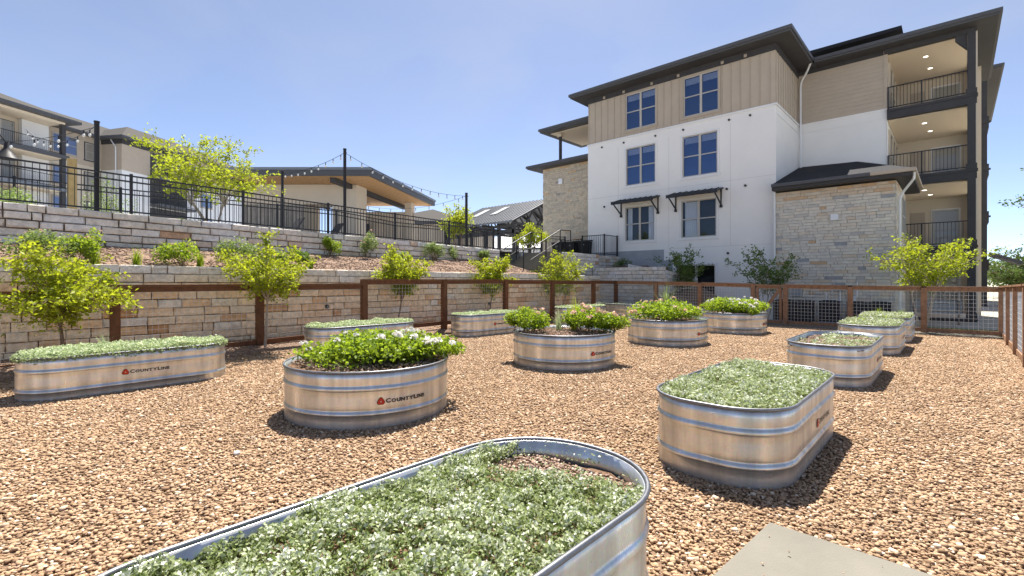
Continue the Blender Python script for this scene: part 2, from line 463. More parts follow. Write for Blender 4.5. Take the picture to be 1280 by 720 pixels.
def stones(pos, size, rs, flat=0.62):
    n = len(pos)
    v = ICV[None] * (1 + rs.uniform(-0.34, 0.30, (n, 12, 1)))
    v = v * (size[:, None, None] * rs.uniform(0.6, 1.25, (n, 1, 3)))
    v = np.einsum('nij,nkj->nki', rotmats(n, rs), v)
    v[..., 2] *= flat
    v += pos[:, None, :]
    f = ICF[None] + (np.arange(n) * 12)[:, None, None]
    return v.reshape(-1, 3), f.reshape(-1, 3)


Vs, Fs, Vr, Pid = [], [], [], []
off = 0
NP = 3000
for p in range(4):
    pos = np.stack([rs.uniform(-0.5, 0.5, NP), rs.uniform(-0.5, 0.5, NP), rs.uniform(-0.002, 0.015, NP)], 1)
    size = rs.uniform(0.008, 0.0185, NP) * np.where(rs.rand(NP) < 0.12, 1.4, 1.0)
    v, f = stones(pos, size, rs)
    Vs.append(v); Fs.append(f + off); off += len(v)
    Vr.append(np.repeat(np.clip(rs.normal(0.5, 0.28, NP), 0, 1), 20)); Pid.append(np.full(len(f), p))
gm = np_mesh('loose_gravel', np.concatenate(Vs), np.concatenate(Fs), np.concatenate(Vr))
at = gm.attributes.new('pid', 'INT', 'FACE'); at.data.foreach_set('value', np.concatenate(Pid).astype(np.int32))
gm.materials.append(M['stone'])
go = link('loose_gravel', gm, None, kind='stuff', label='crushed tan and pinkish gravel covering the whole garden yard', cat='gravel')

ng = bpy.data.node_groups.new('scatter_gravel', 'GeometryNodeTree')
ng.interface.new_socket('Geometry', in_out='INPUT', socket_type='NodeSocketGeometry')
ng.interface.new_socket('Geometry', in_out='OUTPUT', socket_type='NodeSocketGeometry')
gi = ng.nodes.new('NodeGroupInput'); gout = ng.nodes.new('NodeGroupOutput')
L = ng.links
na = ng.nodes.new('GeometryNodeInputNamedAttribute'); na.data_type = 'INT'; na.inputs['Name'].default_value = 'pid'
join = ng.nodes.new('GeometryNodeGeometryToInstance')
jn = ng.nodes.new('GeometryNodeJoinGeometry')
for p in (3, 2, 1, 0):
    cmp_ = ng.nodes.new('FunctionNodeCompare'); cmp_.data_type = 'INT'; cmp_.operation = 'EQUAL'
    L.new(na.outputs['Attribute'], cmp_.inputs[2]); cmp_.inputs[3].default_value = p
    sp = ng.nodes.new('GeometryNodeSeparateGeometry'); sp.domain = 'FACE'
    L.new(gi.outputs[0], sp.inputs[0]); L.new(cmp_.outputs[0], sp.inputs['Selection'])
    ti = ng.nodes.new('GeometryNodeGeometryToInstance'); L.new(sp.outputs[0], ti.inputs[0])
    L.new(ti.outputs[0], jn.inputs[0])
ng.nodes.remove(join)
NU, NV = 12, 22
gr = ng.nodes.new('GeometryNodeMeshGrid')
gr.inputs['Size X'].default_value = NU - 1; gr.inputs['Size Y'].default_value = NV - 1
gr.inputs['Vertices X'].default_value = NU; gr.inputs['Vertices Y'].default_value = NV
tr = ng.nodes.new('GeometryNodeTransform'); L.new(gr.outputs[0], tr.inputs[0])
tr.inputs['Translation'].default_value = (-4.95, 7.45, 0.0)
iop = ng.nodes.new('GeometryNodeInstanceOnPoints')
L.new(tr.outputs[0], iop.inputs['Points']); L.new(jn.outputs[0], iop.inputs['Instance'])
iop.inputs['Pick Instance'].default_value = True
r1 = ng.nodes.new('FunctionNodeRandomValue'); r1.data_type = 'INT'; r1.inputs['Min'].default_value = 0; r1.inputs['Max'].default_value = 3 if False else 3
r1.inputs[4].default_value = 0; r1.inputs[5].default_value = 3
L.new(r1.outputs[2], iop.inputs['Instance Index'])
r2 = ng.nodes.new('FunctionNodeRandomValue'); r2.data_type = 'INT'; r2.inputs[4].default_value = 0; r2.inputs[5].default_value = 3; r2.inputs['Seed'].default_value = 7
mlt = ng.nodes.new('ShaderNodeMath'); mlt.operation = 'MULTIPLY'; mlt.inputs[1].default_value = math.pi / 2
L.new(r2.outputs[2], mlt.inputs[0])
cx = ng.nodes.new('ShaderNodeCombineXYZ'); L.new(mlt.outputs[0], cx.inputs['Z'])
L.new(cx.outputs[0], iop.inputs['Rotation'])
L.new(iop.outputs[0], gout.inputs[0])
md = go.modifiers.new('scatter', 'NODES'); md.node_group = ng

# odd white stone
v, f = stones(np.array([[-4.71, 1.48, 0.03]]), np.array([0.035]), rs, 0.4)
link('stone', np_mesh('stone', v, f), M['white2'], label='flat white stone lying alone on the gravel near the flowering round tank', cat='stone')

# mulch chips on the bank and the terrace bed
def chips(name, n, uf, zf, label, seed, s=0.02):
    r = np.random.RandomState(seed)
    U = uf(r, n); pos = np.array([(u, v, zf(u, v) + 0.008) for u, v in U])
    v, f = stones(pos, r.uniform(s * 0.6, s * 1.3, n), r, 0.45)
    link(name, np_mesh(name, v, f, np.repeat(np.clip(r.normal(0.5, 0.25, n), 0, 1), 20)), M['chips'], kind='stuff', label=label, cat='mulch')


chips('bark_mulch', 9000, lambda r, n: np.stack([r.uniform(-12.0, -10.55, n), r.uniform(-3, 18.3, n)], 1), berm,
      'brown bark mulch along the foot of the lower stone wall', 3, 0.022)

# concrete slab, strip under the far fence, lawn and path beyond
mb = MB(); pts = [(-0.885, 3.42), (-1.0, 2.0), (-1.15, -0.3), (1.0, -0.5), (1.05, 2.9), (0.35, 3.26)]
pts = [(-0.865, 3.345), (-0.995, 1.6), (1.3, 1.5), (1.35, 3.27)]
mb.prism(pts, -0.02, 0.038)
o = mb.build('concrete_pad', M['concrete'], kind='structure')
bv = o.modifiers.new('b', 'BEVEL'); bv.width = 0.008; bv.segments = 2
mb = MB(); mb.box((-7.3, 18.1, -0.1), (1.0, 18.75, 0.045)); mb.build('concrete_strip', M['concrete'], kind='structure')
mb = MB(); mb.face([(-8, 18.75, -0.10), (60, 18.75, -0.10), (60, 22.3, -0.10), (-8, 22.3, -0.10)])
mb.face([(1.1, -60, -0.10), (60, -60, -0.10), (60, 18.75, -0.10), (1.1, 18.75, -0.10)]); mb.build('path', M['conc2'], kind='structure')
mb = MB(); mb.face([(-.9, 19.4, -0.07), (12, 19.4, -0.07), (12, 22.2, -0.07), (-.9, 22.2, -0.07)]); mb.build('lawn', M['grass'], kind='structure')

# lower bed between the two stone walls, terrace above, slope up to the building
def bedz(u, v=0): return 1.83 + (-12.3 - u) * 0.245
grid('planting_bed', -14.55, -12.2, -8, 14.9, 24, 120, lambda u, v: bedz(u) + 0.03 * noise.noise(Vector((u * 2, v * 2, 5))), M['mulch'], kind='structure')
chips('bed_mulch', 9000, lambda r, n: np.stack([r.uniform(-14.4, -12.4, n), r.uniform(-3, 14.8, n)], 1), bedz,
      'pinkish brown mulch on the sloping bed between the two stone walls', 4, 0.026)
def terz(v): return 3.17 - 0.022 * max(-10, min(v, 17))
mb = MB()
for a, b in ((-60, 0), (0, 16.6)):
    mb.face([(-16.4, a, terz(a)), (-14.62, a, terz(a)), (-14.62, b, terz(b)), (-16.4, b, terz(b))])
mb.face([(-400, -300, 2.79), (-16.4, -300, 2.79), (-16.4, 400, 2.79), (-400, 400, 2.79)])
mb.build('terrace_ground', M['conc2'], kind='structure')
mb = MB()
mb.prism([(-16.4, 21.4), (-13.3, 21.4), (-13.3, 23.2), (-16.4, 23.2)], 1.0, 2.83)
mb.prism([(-17, 19.9), (-14.7, 19.9), (-14.7, 21.4), (-17, 21.4)], 1.0, 2.82)
mb.build('terrace_landing', M['concrete'], kind='structure')
mb = MB()
for j in range(14):
    for i in range(18):
        def q(a, b):
            u = -13.6 + a * 0.33; v = 19.55 + b * 0.245
            return (u, v, 1.9 + b * 0.02 + (0.15 if u < -11.5 else 0) - 0.55 * max(0, (u + 10.6)) + 0.04 * noise.noise(Vector((u * 3, v * 3, 1))))
        mb.face([q(i, j), q(i + 1, j), q(i + 1, j + 1), q(i, j + 1)])
mb.build('bank_beside_building', M['mulch'], kind='structure', smooth=True)

# ================================================================== STONE BLOCK WALLS
def blocks(mb, o, d, n, length, top, bottom, rowh, lmin, lmax, rs, joint=0.014, depth=0.05, rough=0.02, skew=None, cfun=None, bev=0.012, holes=()):
    """courses of separate blocks: o start, d direction, n outward normal; top(s), bottom(s) heights"""
    d = np.array(d, float); n = np.array(n, float); o = np.array(o, float)
    T = max(top(0), top(length)); Bm = min(bottom(0), bottom(length))
    rows = int(math.ceil((T - Bm) / rowh))
    for r in range(rows):
        s = -rs.uniform(0, lmax)
        while s < length:
            L_ = rs.uniform(lmin, lmax)
            if rs.rand() < 0.12: L_ *= 0.5
            s0 = max(0, s); s1 = min(length, s + L_)
            s += L_
            if s1 - s0 < 0.06: continue
            jt = joint
            z1a = top(s0) - r * rowh - jt / 2; z1b = top(s1) - r * rowh - jt / 2
            z0a = top(s0) - (r + 1) * rowh + jt / 2; z0b = top(s1) - (r + 1) * rowh + jt / 2
            zb = bottom((s0 + s1) / 2)
            if z1a < zb + 0.03: continue
            z0a = max(z0a, zb); z0b = max(z0b, zb)
            a = s0 + jt / 2; b = s1 - jt / 2
            sm = (a + b) / 2; zm = (z0a + z1a) / 2
            if any(h[0] < sm < h[1] and h[2] < zm < h[3] for h in holes): continue
            dp = depth + rs.uniform(-rough, rough)
            jit = lambda: rs.uniform(-0.35, 0.35) * bev
            back = [(a, z0a), (b, z0b), (b, z1b), (a, z1a)]
            mid = [(p + jit(), q + jit()) for p, q in back]
            fr = [(a + bev + jit(), z0a + bev + jit()), (b - bev + jit(), z0b + bev + jit()), (b - bev + jit(), z1b - bev + jit()), (a + bev + jit(), z1a - bev + jit())]
            vs = []
            for P_, dd in ((back, 0.0), (mid, dp - bev * 0.8), (fr, dp)):
                for k, (p, q) in enumerate(P_):
                    e = dd + (rs.uniform(-rough, rough) * 0.35 if dd > 0 else 0)
                    w = o + d * p + n * e
                    vs.append((w[0], w[1], q))
            fs = [(0, 1, 5, 4), (1, 2, 6, 5), (2, 3, 7, 6), (3, 0, 4, 7), (4, 5, 9, 8), (5, 6, 10, 9), (6, 7, 11, 10), (7, 4, 8, 11), (8, 9, 10, 11)]
            if np.cross(d[:2], n[:2]) > 0: fs = [f[::-1] for f in fs]
            mb.quads(vs, fs, cfun(r, rows, rs) if cfun else rs.rand())


def slabback(mb, o, d, n, length, top, bottom, thick, lower=0.02):
    d = np.array(d, float); n = np.array(n, float); o = np.array(o, float) - np.array(n, float) * 0.012
    a = o - n * thick; b = o + d * length - n * thick; c = o + d * length; e = o
    mb.prism([tuple(e), tuple(c), tuple(b), tuple(a)], [bottom(0), bottom(length), bottom(length), bottom(0)],
             [top(0) - lower, top(length) - lower, top(length) - lower, top(0) - lower])


rw = np.random.RandomState(21)
# lower wall
ltop = lambda s: 1.925 - 0.006 * s
t = thing('retaining_wall', 'long lower retaining wall of tan limestone blocks behind the wooden fence', 'wall', (-12.2, 0, 0))
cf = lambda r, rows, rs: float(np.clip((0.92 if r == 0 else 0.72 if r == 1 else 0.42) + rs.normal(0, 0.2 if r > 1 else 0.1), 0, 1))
mb = MB(); blocks(mb, (-12.25, -6), (0, 1), (1, 0), 25.45, ltop, lambda s: 0.0, 0.178, 0.28, 0.70, rw, cfun=cf, joint=0.014, rough=0.028, depth=0.06, bev=0.016); mb.build('blocks', M['block'], t)
mb = MB(); slabback(mb, (-12.235, -6), (0, 1), (1, 0), 25.4, ltop, lambda s: -0.1, 0.3); mb.build('core', M['joint'], t)
for (px_v, z) in ((6.0, 0.87), (7.15, 0.87), (12.0, 0.72)):
    mb = MB(); mb.tube([(-12.24, px_v, z), (-12.165, px_v, z)], 0.055, 10); mb.build('drain_hole', M['blackp'], t)
# upper wall
utop = lambda s: 3.2 - 0.022 * (s - 6)
t = thing('retaining_wall', 'upper retaining wall of pale grey limestone blocks carrying the black metal railing', 'wall', (-14.5, 0, 2))
cf = lambda r, rows, rs: float(np.clip(0.62 - 0.07 * r + rs.normal(0, 0.22), 0, 1))
mb = MB(); blocks(mb, (-14.5, -6), (0, 1), (1, 0), 20.9, utop, lambda s: 2.2, 0.176, 0.28, 0.72, rw, cfun=cf, joint=0.022, rough=0.038, depth=0.07, bev=0.022); mb.build('blocks', M['block2'], t)
mb = MB(); slabback(mb, (-14.485, -6), (0, 1), (1, 0), 20.85, utop, lambda s: 1.5, 0.32); mb.build('core', M['joint'], t)
# wall that turns towards the building
t = thing('retaining_wall', 'low retaining wall of whitish blocks turning from the yard corner towards the white building', 'wall', (-11, 19.3, 0))
w2 = lambda s: 2.14 if s < 1.55 else 2.27 if s < 2.0 else 2.27 - 0.178 * min(5, math.floor((s - 2.0) / 0.3 + 1)) * 0.9
cf = lambda r, rows, rs: float(np.clip(0.6 + rs.normal(0, 0.25), 0, 1))
mb = MB(); blocks(mb, (-12.6, 19.35), (1, 0), (0, -1), 3.6, lambda s: 2.14, lambda s: -0.05, 0.165, 0.28, 0.6, rw, cfun=cf); mb.build('blocks', M['block2'], t)
mb = MB(); slabback(mb, (-12.6, 19.365), (1, 0), (0, -1), 3.55, lambda s: 2.14, lambda s: -0.1, 0.3); mb.build('core', M['joint'], t)
mb = MB(); blocks(mb, (-11.0, 19.75), (1, 0), (0, -1), 1.5, lambda s: 2.31 - 0.2 * s, lambda s: 1.8, 0.165, 0.28, 0.6, rw, cfun=cf); mb.build('stepped_blocks', M['block2'], t)
mb = MB(); slabback(mb, (-11.0, 19.765), (1, 0), (0, -1), 1.5, lambda s: 2.31 - 0.2 * s, lambda s: 1.5, 0.3); mb.build('stepped_core', M['joint'], t)
mb = MB(); blocks(mb, (-9.02, 19.35), (0, 1), (1, 0), 3.4, lambda s: 2.0 - 0.1 * s, lambda s: -0.05, 0.165, 0.28, 0.6, rw, cfun=cf); mb.build('end_blocks', M['block2'], t)
# landing wall with platform
t = thing('retaining_wall', 'short stone block wall below the railed landing beside the black bins', 'wall', (-15, 21.3, 1.8))
mb = MB(); blocks(mb, (-14.95, 21.38), (1, 0), (0, -1), 1.75, lambda s: 2.82, lambda s: 1.8, 0.165, 0.28, 0.6, rw, cfun=cf); mb.build('blocks', M['block2'], t)
mb = MB(); slabback(mb, (-14.95, 21.395), (1, 0), (0, -1), 1.65, lambda s: 2.82, lambda s: 1.5, 0.3); mb.build('core', M['joint'], t)
mb = MB(); blocks(mb, (-13.28, 21.38), (0, 1), (1, 0), 1.5, lambda s: 2.82, lambda s: 1.8, 0.165, 0.28, 0.6, rw, cfun=cf); mb.build('side_blocks', M['block2'], t)
mb = MB()
mb.prism([(-17.4, 16.4), (-14.55, 16.4), (-14.55, 17.4), (-17.4, 17.4)], 1.0, 2.80); mb.build('terrace_edge', M['conc2'], kind='structure')

# stairs from the bed up to the terrace
t = thing('stone_steps', 'pale stone steps with black handrails climbing to the terrace', 'steps', (-13.9, 18, 1.8))
mb = MB()
for i in range(6):
    mb.box((-14.6, 14.9 + i * 0.34, 1.0), (-12.7, 14.9 + (i + 1) * 0.34, 1.99 + i * 0.163))
mb.build('treads', M['concrete'], t)
mb = MB(); mb.box((-14.6, 16.941, 1.0), (-12.72, 19.9, 2.81)); mb.build('top_landing', M['concrete'], t)
mb = MB(); blocks(mb, (-12.7, 16.95), (0, 1), (1, 0), 2.95, lambda s: 2.80, lambda s: 1.8, 0.165, 0.3, 0.6, rw, cfun=cf); mb.build('cheek_wall', M['block2'], t)
for u in (-12.8, -14.5):
    mb = MB()
    p0 = (u, 14.5, 2.78); p1 = (u, 15.0, 2.86); p2 = (u, 17.0, 3.78); p3 = (u, 17.8, 3.80)
    mb.tube([p0, p1, p2, p3], 0.024, 8); mb.tube([(u, 15.0, 2.4), (u, 17.0, 3.3)], 0.016, 6)
    for q in ((u, 14.55, 1.8, 2.79), (u, 16.0, 2.2, 3.32), (u, 17.0, 2.7, 3.78), (u, 17.78, 2.7, 3.80)):
        mb.tube([(q[0], q[1], q[2]), (q[0], q[1], q[3])], 0.022, 8)
    mb.build('handrail', M['iron'], t)

# ================================================================== STOCK TANK PLANTERS
def outline(w, l, r, n=12):
    """rounded rectangle, CCW, with outward normals"""
    P = []
    r = min(r, w / 2, l / 2)
    for cx_, cy_, a0 in ((w / 2 - r, l / 2 - r, 0), (-w / 2 + r, l / 2 - r, 90), (-w / 2 + r, -l / 2 + r, 180), (w / 2 - r, -l / 2 + r, 270)):
        for k in range(n + 1):
            a = R(a0 + 90 * k / n)
            P.append((cx_ + r * math.cos(a), cy_ + r * math.sin(a), math.cos(a), math.sin(a)))
    # fill straight runs
    Q = []
    for i, p in enumerate(P):
        q = P[(i + 1) % len(P)]
        Q.append(p)
        d = math.hypot(q[0] - p[0], q[1] - p[1])
        m = int(d / 0.12)
        for k in range(1, m):
            t = k / m
            Q.append((p[0] + (q[0] - p[0]) * t, p[1] + (q[1] - p[1]) * t, p[2] + (q[2] - p[2]) * t, p[3] + (q[3] - p[3]) * t))
    R_ = [Q[0]]
    for p in Q[1:]:
        if math.hypot(p[0] - R_[-1][0], p[1] - R_[-1][1]) > 1e-4: R_.append(p)
    if math.hypot(R_[0][0] - R_[-1][0], R_[0][1] - R_[-1][1]) < 1e-4: R_.pop()
    return R_


PROF = [(0.0, -0.03), (0.0, 0.02), (0.0, 0.08), (0.0, 0.135), (0.005, 0.142), (0.010, 0.150), (0.013, 0.160), (0.010, 0.170), (0.004, 0.184), (-0.006, 0.192), (-0.001, 0.205),
        (0.0, 0.26), (0.0, 0.33), (0.0, 0.395), (0.005, 0.402), (0.010, 0.412), (0.013, 0.422), (0.010, 0.433), (0.003, 0.446), (-0.006, 0.454), (-0.001, 0.468), (0.0, 0.53), (0.0, 0.598)]
HT = 0.61


def tank(name, label, w, l, r, seed, soilz, logo, group):
    """everything about the origin, rim at HT"""
    t = thing(name, label, 'planter', group=group)
    ol = outline(w, l, r)
    n = len(ol)
    V, F = [], []
    prof = PROF + [(-0.013, 0.598), (-0.014, 0.50), (-0.014, 0.40)]
    for (d, z) in prof:
        for (x, y, nx, ny) in ol:
            e = 0.006 * noise.noise(Vector((x * 2.2 + seed, y * 2.2, z * 2.5))) if z > 0.03 and z < 0.58 else 0
            V.append((x + nx * (d + e), y + ny * (d + e), z))
    for i in range(len(prof) - 1):
        for k in range(n):
            F.append((i * n + k, i * n + (k + 1) % n, (i + 1) * n + (k + 1) % n, (i + 1) * n + k))
    sh = link('shell', np_mesh('shell', V, F, smooth=True), M['galv'], t)
    mb = MB()
    V, F = [], []
    m = 8
    for (x, y, nx, ny) in ol:
        for k in range(m):
            a = 2 * math.pi * k / m
            d = 0.006 + 0.013 * math.cos(a)
            V.append((x + nx * d, y + ny * d, HT - 0.008 + 0.013 * math.sin(a)))
    for i in range(n):
        for k in range(m):
            F.append((i * m + k, ((i + 1) % n) * m + k, ((i + 1) % n) * m + (k + 1) % m, i * m + (k + 1) % m))
    link('rim', np_mesh('rim', V, F, smooth=True), M['rim'], t)
    # soil
    V, F = [], []
    rings = [0.0, 0.2, 0.4, 0.6, 0.8, 0.92, 0.972]
    for q in rings:
        for (x, y, nx, ny) in ol:
            xx, yy = x * q, y * q
            V.append((xx, yy, soilz + 0.03 * noise.noise(Vector((xx * 4 + seed, yy * 4, 1))) + 0.02 * noise.noise(Vector((xx * 12, yy * 12, seed)))))
    for i in range(len(rings) - 1):
        for k in range(n):
            F.append((i * n + k, (i + 1) * n + k, (i + 1) * n + (k + 1) % n, i * n + (k + 1) % n))
    link('soil', np_mesh('soil', V, F, smooth=True), M['soil'], t)
    if logo:
        emblem(t, *logo)
    # riveted lap seam on one flank and at one end
    mb = MB()
    for (sx, sy, ax) in ((-w / 2, -l / 2 + min(r, l / 2) + (0.02 if r < w / 2 - .01 or l > w + .1 else 0), 0),):
        if l > w + .1:
            mb.box((sx - .0035, sy - .02, 0.02), (sx + .004, sy + .02, HT - .02))
            for k in range(11): mb.tube([(sx, sy, .05 + k * .052), (sx - .0075, sy, .05 + k * .052)], .005, 6)
        else:
            a0 = R(140); c_, s_ = math.cos(a0), math.sin(a0); rr_ = w / 2
            for k in range(11): mb.tube([(rr_ * c_, rr_ * s_, .05 + k * .052), ((rr_ + .009) * c_, (rr_ + .009) * s_, .05 + k * .052)], .005, 6)
            mb.beam((rr_ * c_, rr_ * s_, .02), (rr_ * c_, rr_ * s_, HT - .02), .036, .009, up=(c_, s_, 0))
    mb.build('seam', M['galv'], t)
    return t


def text_mesh(body, size, bold):
    cu = bpy.data.curves.new('tmp', 'FONT')
    cu.body = body; cu.size = size; cu.offset = bold; cu.resolution_u = 3; cu.space_character = 1.12
    o = bpy.data.objects.new('tmp', cu); COL.objects.link(o)
    C.view_layer.update()
    me = bpy.data.meshes.new_from_object(o.evaluated_get(C.evaluated_depsgraph_get()))
    bpy.data.objects.remove(o); bpy.data.curves.remove(cu)
    vs = [tuple(v.co) for v in me.vertices]; fs = [tuple(p.vertices) for p in me.polygons]
    return vs, fs


def slab_text(word, capn=1):
    """wide slab letters: first letter of each part larger, serifs added"""
    V, F = [], []
    x = 0
    for ch, big in word:
        vs, fs = text_mesh(ch, 0.105 if big else 0.085, 0.0036)
        if not vs: continue
        x0 = min(v[0] for v in vs); x1 = max(v[0] for v in vs); y1 = max(v[1] for v in vs)
        k = 1.18
        n = len(V)
        V += [(x + (v[0] - x0) * k, v[1]) for v in vs]; F += [tuple(i + n for i in f) for f in fs]
        wd = (x1 - x0) * k
        # slab serifs
        def ser(a, b, y):
            m = len(V); h = 0.009
            V.extend([(a, y), (b, y), (b, y + h), (a, y + h)]); F.append((m, m + 1, m + 2, m + 3))
        if ch in 'NUTYLIE':
            sw = 0.016
            if ch in 'NUY': ser(x - 0.005, x + sw, y1 - 0.009); ser(x + wd - sw, x + wd + 0.005, y1 - 0.009)
            if ch in 'N': ser(x - 0.005, x + sw, 0)
            if ch in 'TY': ser(x + wd / 2 - 0.017, x + wd / 2 + 0.017, 0)
            if ch in 'LE': ser(x - 0.005, x + sw, 0); ser(x - 0.005, x + sw, y1 - 0.009)
            if ch in 'I': ser(x - 0.008, x + wd + 0.008, 0); ser(x - 0.008, x + wd + 0.008, y1 - 0.009)
        x += wd + 0.014
    return V, F, x


TXT = None


def emblem(t, surf, s0, z0):
    """surf(s) -> (x, y, nx, ny); s runs to the right as seen from outside"""
    global TXT
    if TXT is None:
        TXT = slab_text([('C', 1), ('O', 0), ('U', 0), ('N', 0), ('T', 0), ('Y', 0), ('L', 1), ('I', 0), ('N', 0), ('E', 0)])
    tv, tf, tw = TXT
    total = 0.13 + tw
    k = 0.60
    def put(x, y, lift):
        a, b, nx, ny = surf(s0 + (x - total / 2) * k)
        return (a + nx * lift, b + ny * lift, z0 + y * k)
    mb = MB(); mb.quads([put(x + 0.135, y - 0.035, 0.0065) for x, y in tv], tf)
    mb.build('lettering', M['ink'], t)
    # red rounded triangle with a dark outline and a small cream star
    def tri(s, lift):
        pts = []
        for q in range(3):
            a0 = 90 + 120 * q
            for kk in range(-2, 3):
                a = R(a0 + kk * 14)
                rr = s * (0.92 if abs(kk) == 2 else 1.0)
                pts.append((0.05 + rr * math.cos(a), -0.004 + rr * math.sin(a) * 1.0, lift))
        return pts
    mb = MB(); mb.face([put(*p) for p in tri(0.073, 0.0055)]); mb.build('emblem_outline', M['ink'], t)
    mb = MB(); mb.face([put(*p) for p in tri(0.065, 0.0070)]); e = mb.build('emblem', M['red'], t)
    mb = MB()
    st = []
    for q in range(6):
        a = R(90 + 60 * q); rr = 0.019 if q % 2 == 0 else 0.008
        st.append((0.05 + rr * math.cos(a), -0.006 + rr * math.sin(a), 0.0085))
    mb.face([put(*p) for p in st]); mb.build('emblem_star', M['fawn'], t)


def flat_surf(w):
    return lambda s: (w / 2, s, 1.0, 0.0)


def round_surf(r, a0):
    return lambda s: (r * math.cos(a0 + s / r), r * math.sin(a0 + s / r), math.cos(a0 + s / r), math.sin(a0 + s / r))


GT = 'galvanised stock tank planters'
RW = 1.13
tanks = {}
bigt = tank('stock_tank_planter', 'largest foreground oblong steel planter full of variegated green groundcover', 1.06, 2.44, 0.50, 1, 0.50, (flat_surf(1.06), 0.1, 0.30), GT)
bigt.location = (-1.535, 1.13, 0)
midt = tank('stock_tank_planter', 'oblong steel planter full of green groundcover beside the pale concrete pad', 1.09, 2.38, 0.45, 2, 0.52, (flat_surf(1.09), 0.25, 0.30), GT)
midt.location = (-1.445, 4.97, 0)
dup(midt, (-1.455, 9.55, 0), 0, 'oblong steel planter with patchy growth and bare brown soil, second in the right row')
dup(midt, (-1.40, 13.72, 0), 0, 'oblong steel planter with short pale growth, third away in the right row')
dup(midt, (-1.36, 16.45, 0), 0, 'oblong steel planter farthest in the right row, against the wooden fence')
LWD = 0.93
lt = tank('stock_tank_planter', 'long narrow steel planter at the left edge overflowing with pale groundcover', LWD, 2.44, 0.44, 3, 0.53, (flat_surf(LWD), 0.10, 0.32), GT)
lt.location = (-9.05, 1.42, -0.045)
dup(lt, (-9.62, 5.55, 0), R(-2), 'narrow steel planter behind the white-flowering round tank')
dup(lt, (-10.1, 9.9, 0), R(-3), 'narrow steel planter below the small tree, right of the third fence post')
dup(lt, (-10.05, 14.6, 0), R(-2), 'narrow steel planter half hidden behind the pink-flowering round tank')
dup(lt, (-10.0, 17.55, 0), R(88), 'narrow whitish steel planter in the far fence corner')
RR = 0.955
rt = tank('round_tank_planter', 'round steel planter brimming with white-flowering green plants, nearest of the round tanks', 2 * RR, 2 * RR, RR, 4, 0.55, (round_surf(RR, R(-9)), 0.0, 0.29), GT)
rt.location = (-5.33, 3.17, 0)
dup(rt, (-5.50, 7.42, 0), R(2), 'round steel planter with two pinkish flowering bushes and bare soil between')
dup(rt, (-5.38, 11.62, 0), R(8), 'round steel planter with strappy leaves and flowers, third from the front')
dup(rt, (-5.03, 15.4, 0), R(14), 'round steel planter farthest away, in front of the gate with the diagonal brace')

# ================================================================== FOLIAGE
def leaf_quads(P, size, rs, up=0.3, aspect=0.5, fold=0.25, D=None):
    """kite leaves (two triangles folded along the midrib) at points P"""
    n = len(P)
    size = np.broadcast_to(size, (n,))
    d = rs.normal(size=(n, 3)); d[:, 2] = d[:, 2] * 0.6 + up
    if D is not None: d = d * 0.6 + D
    d /= np.linalg.norm(d, axis=1)[:, None]
    u = np.cross(d, rs.normal(size=(n, 3))); u /= (np.linalg.norm(u, axis=1)[:, None] + 1e-9)
    # bias leaf normals upward
    nrm = np.cross(u, d)
    flip = np.where(nrm[:, 2] < 0, -1, 1)[:, None]; nrm *= flip
    s = size[:, None]
    b = P - d * s * 0.5; t = P + d * s * 0.5
    m = P + nrm * s * fold * -0.2
    l = m + u * s * aspect * 0.5 + nrm * s * fold * 0.35; r = m - u * s * aspect * 0.5 + nrm * s * fold * 0.35
    V = np.stack([b, l, t, r], 1).reshape(-1, 3)
    i = np.arange(n)[:, None] * 4
    F = np.concatenate([i + np.array([0, 1, 2]), i + np.array([0, 2, 3])], 1).reshape(-1, 3)
    return V, F


def leaves_obj(name, P, size, m, parent, seed, var=None, **kw):
    rs = np.random.RandomState(seed)
    opts = {k: kw.pop(k) for k in ('up', 'aspect', 'fold', 'D') if k in kw}
    V, F = leaf_quads(np.asarray(P), size, rs, **opts)
    if var is None: var = np.clip(rs.normal(0.5, 0.22, len(P)), 0, 1)
    return link(name, np_mesh(name, V, F, np.repeat(var, 2)), M[m], parent, **kw)


def inside(w, l, r, x, y):
    dx = np.maximum(np.abs(x) - (w / 2 - r), 0); dy = np.maximum(np.abs(y) - (l / 2 - r), 0)
    return np.hypot(dx, dy) < r


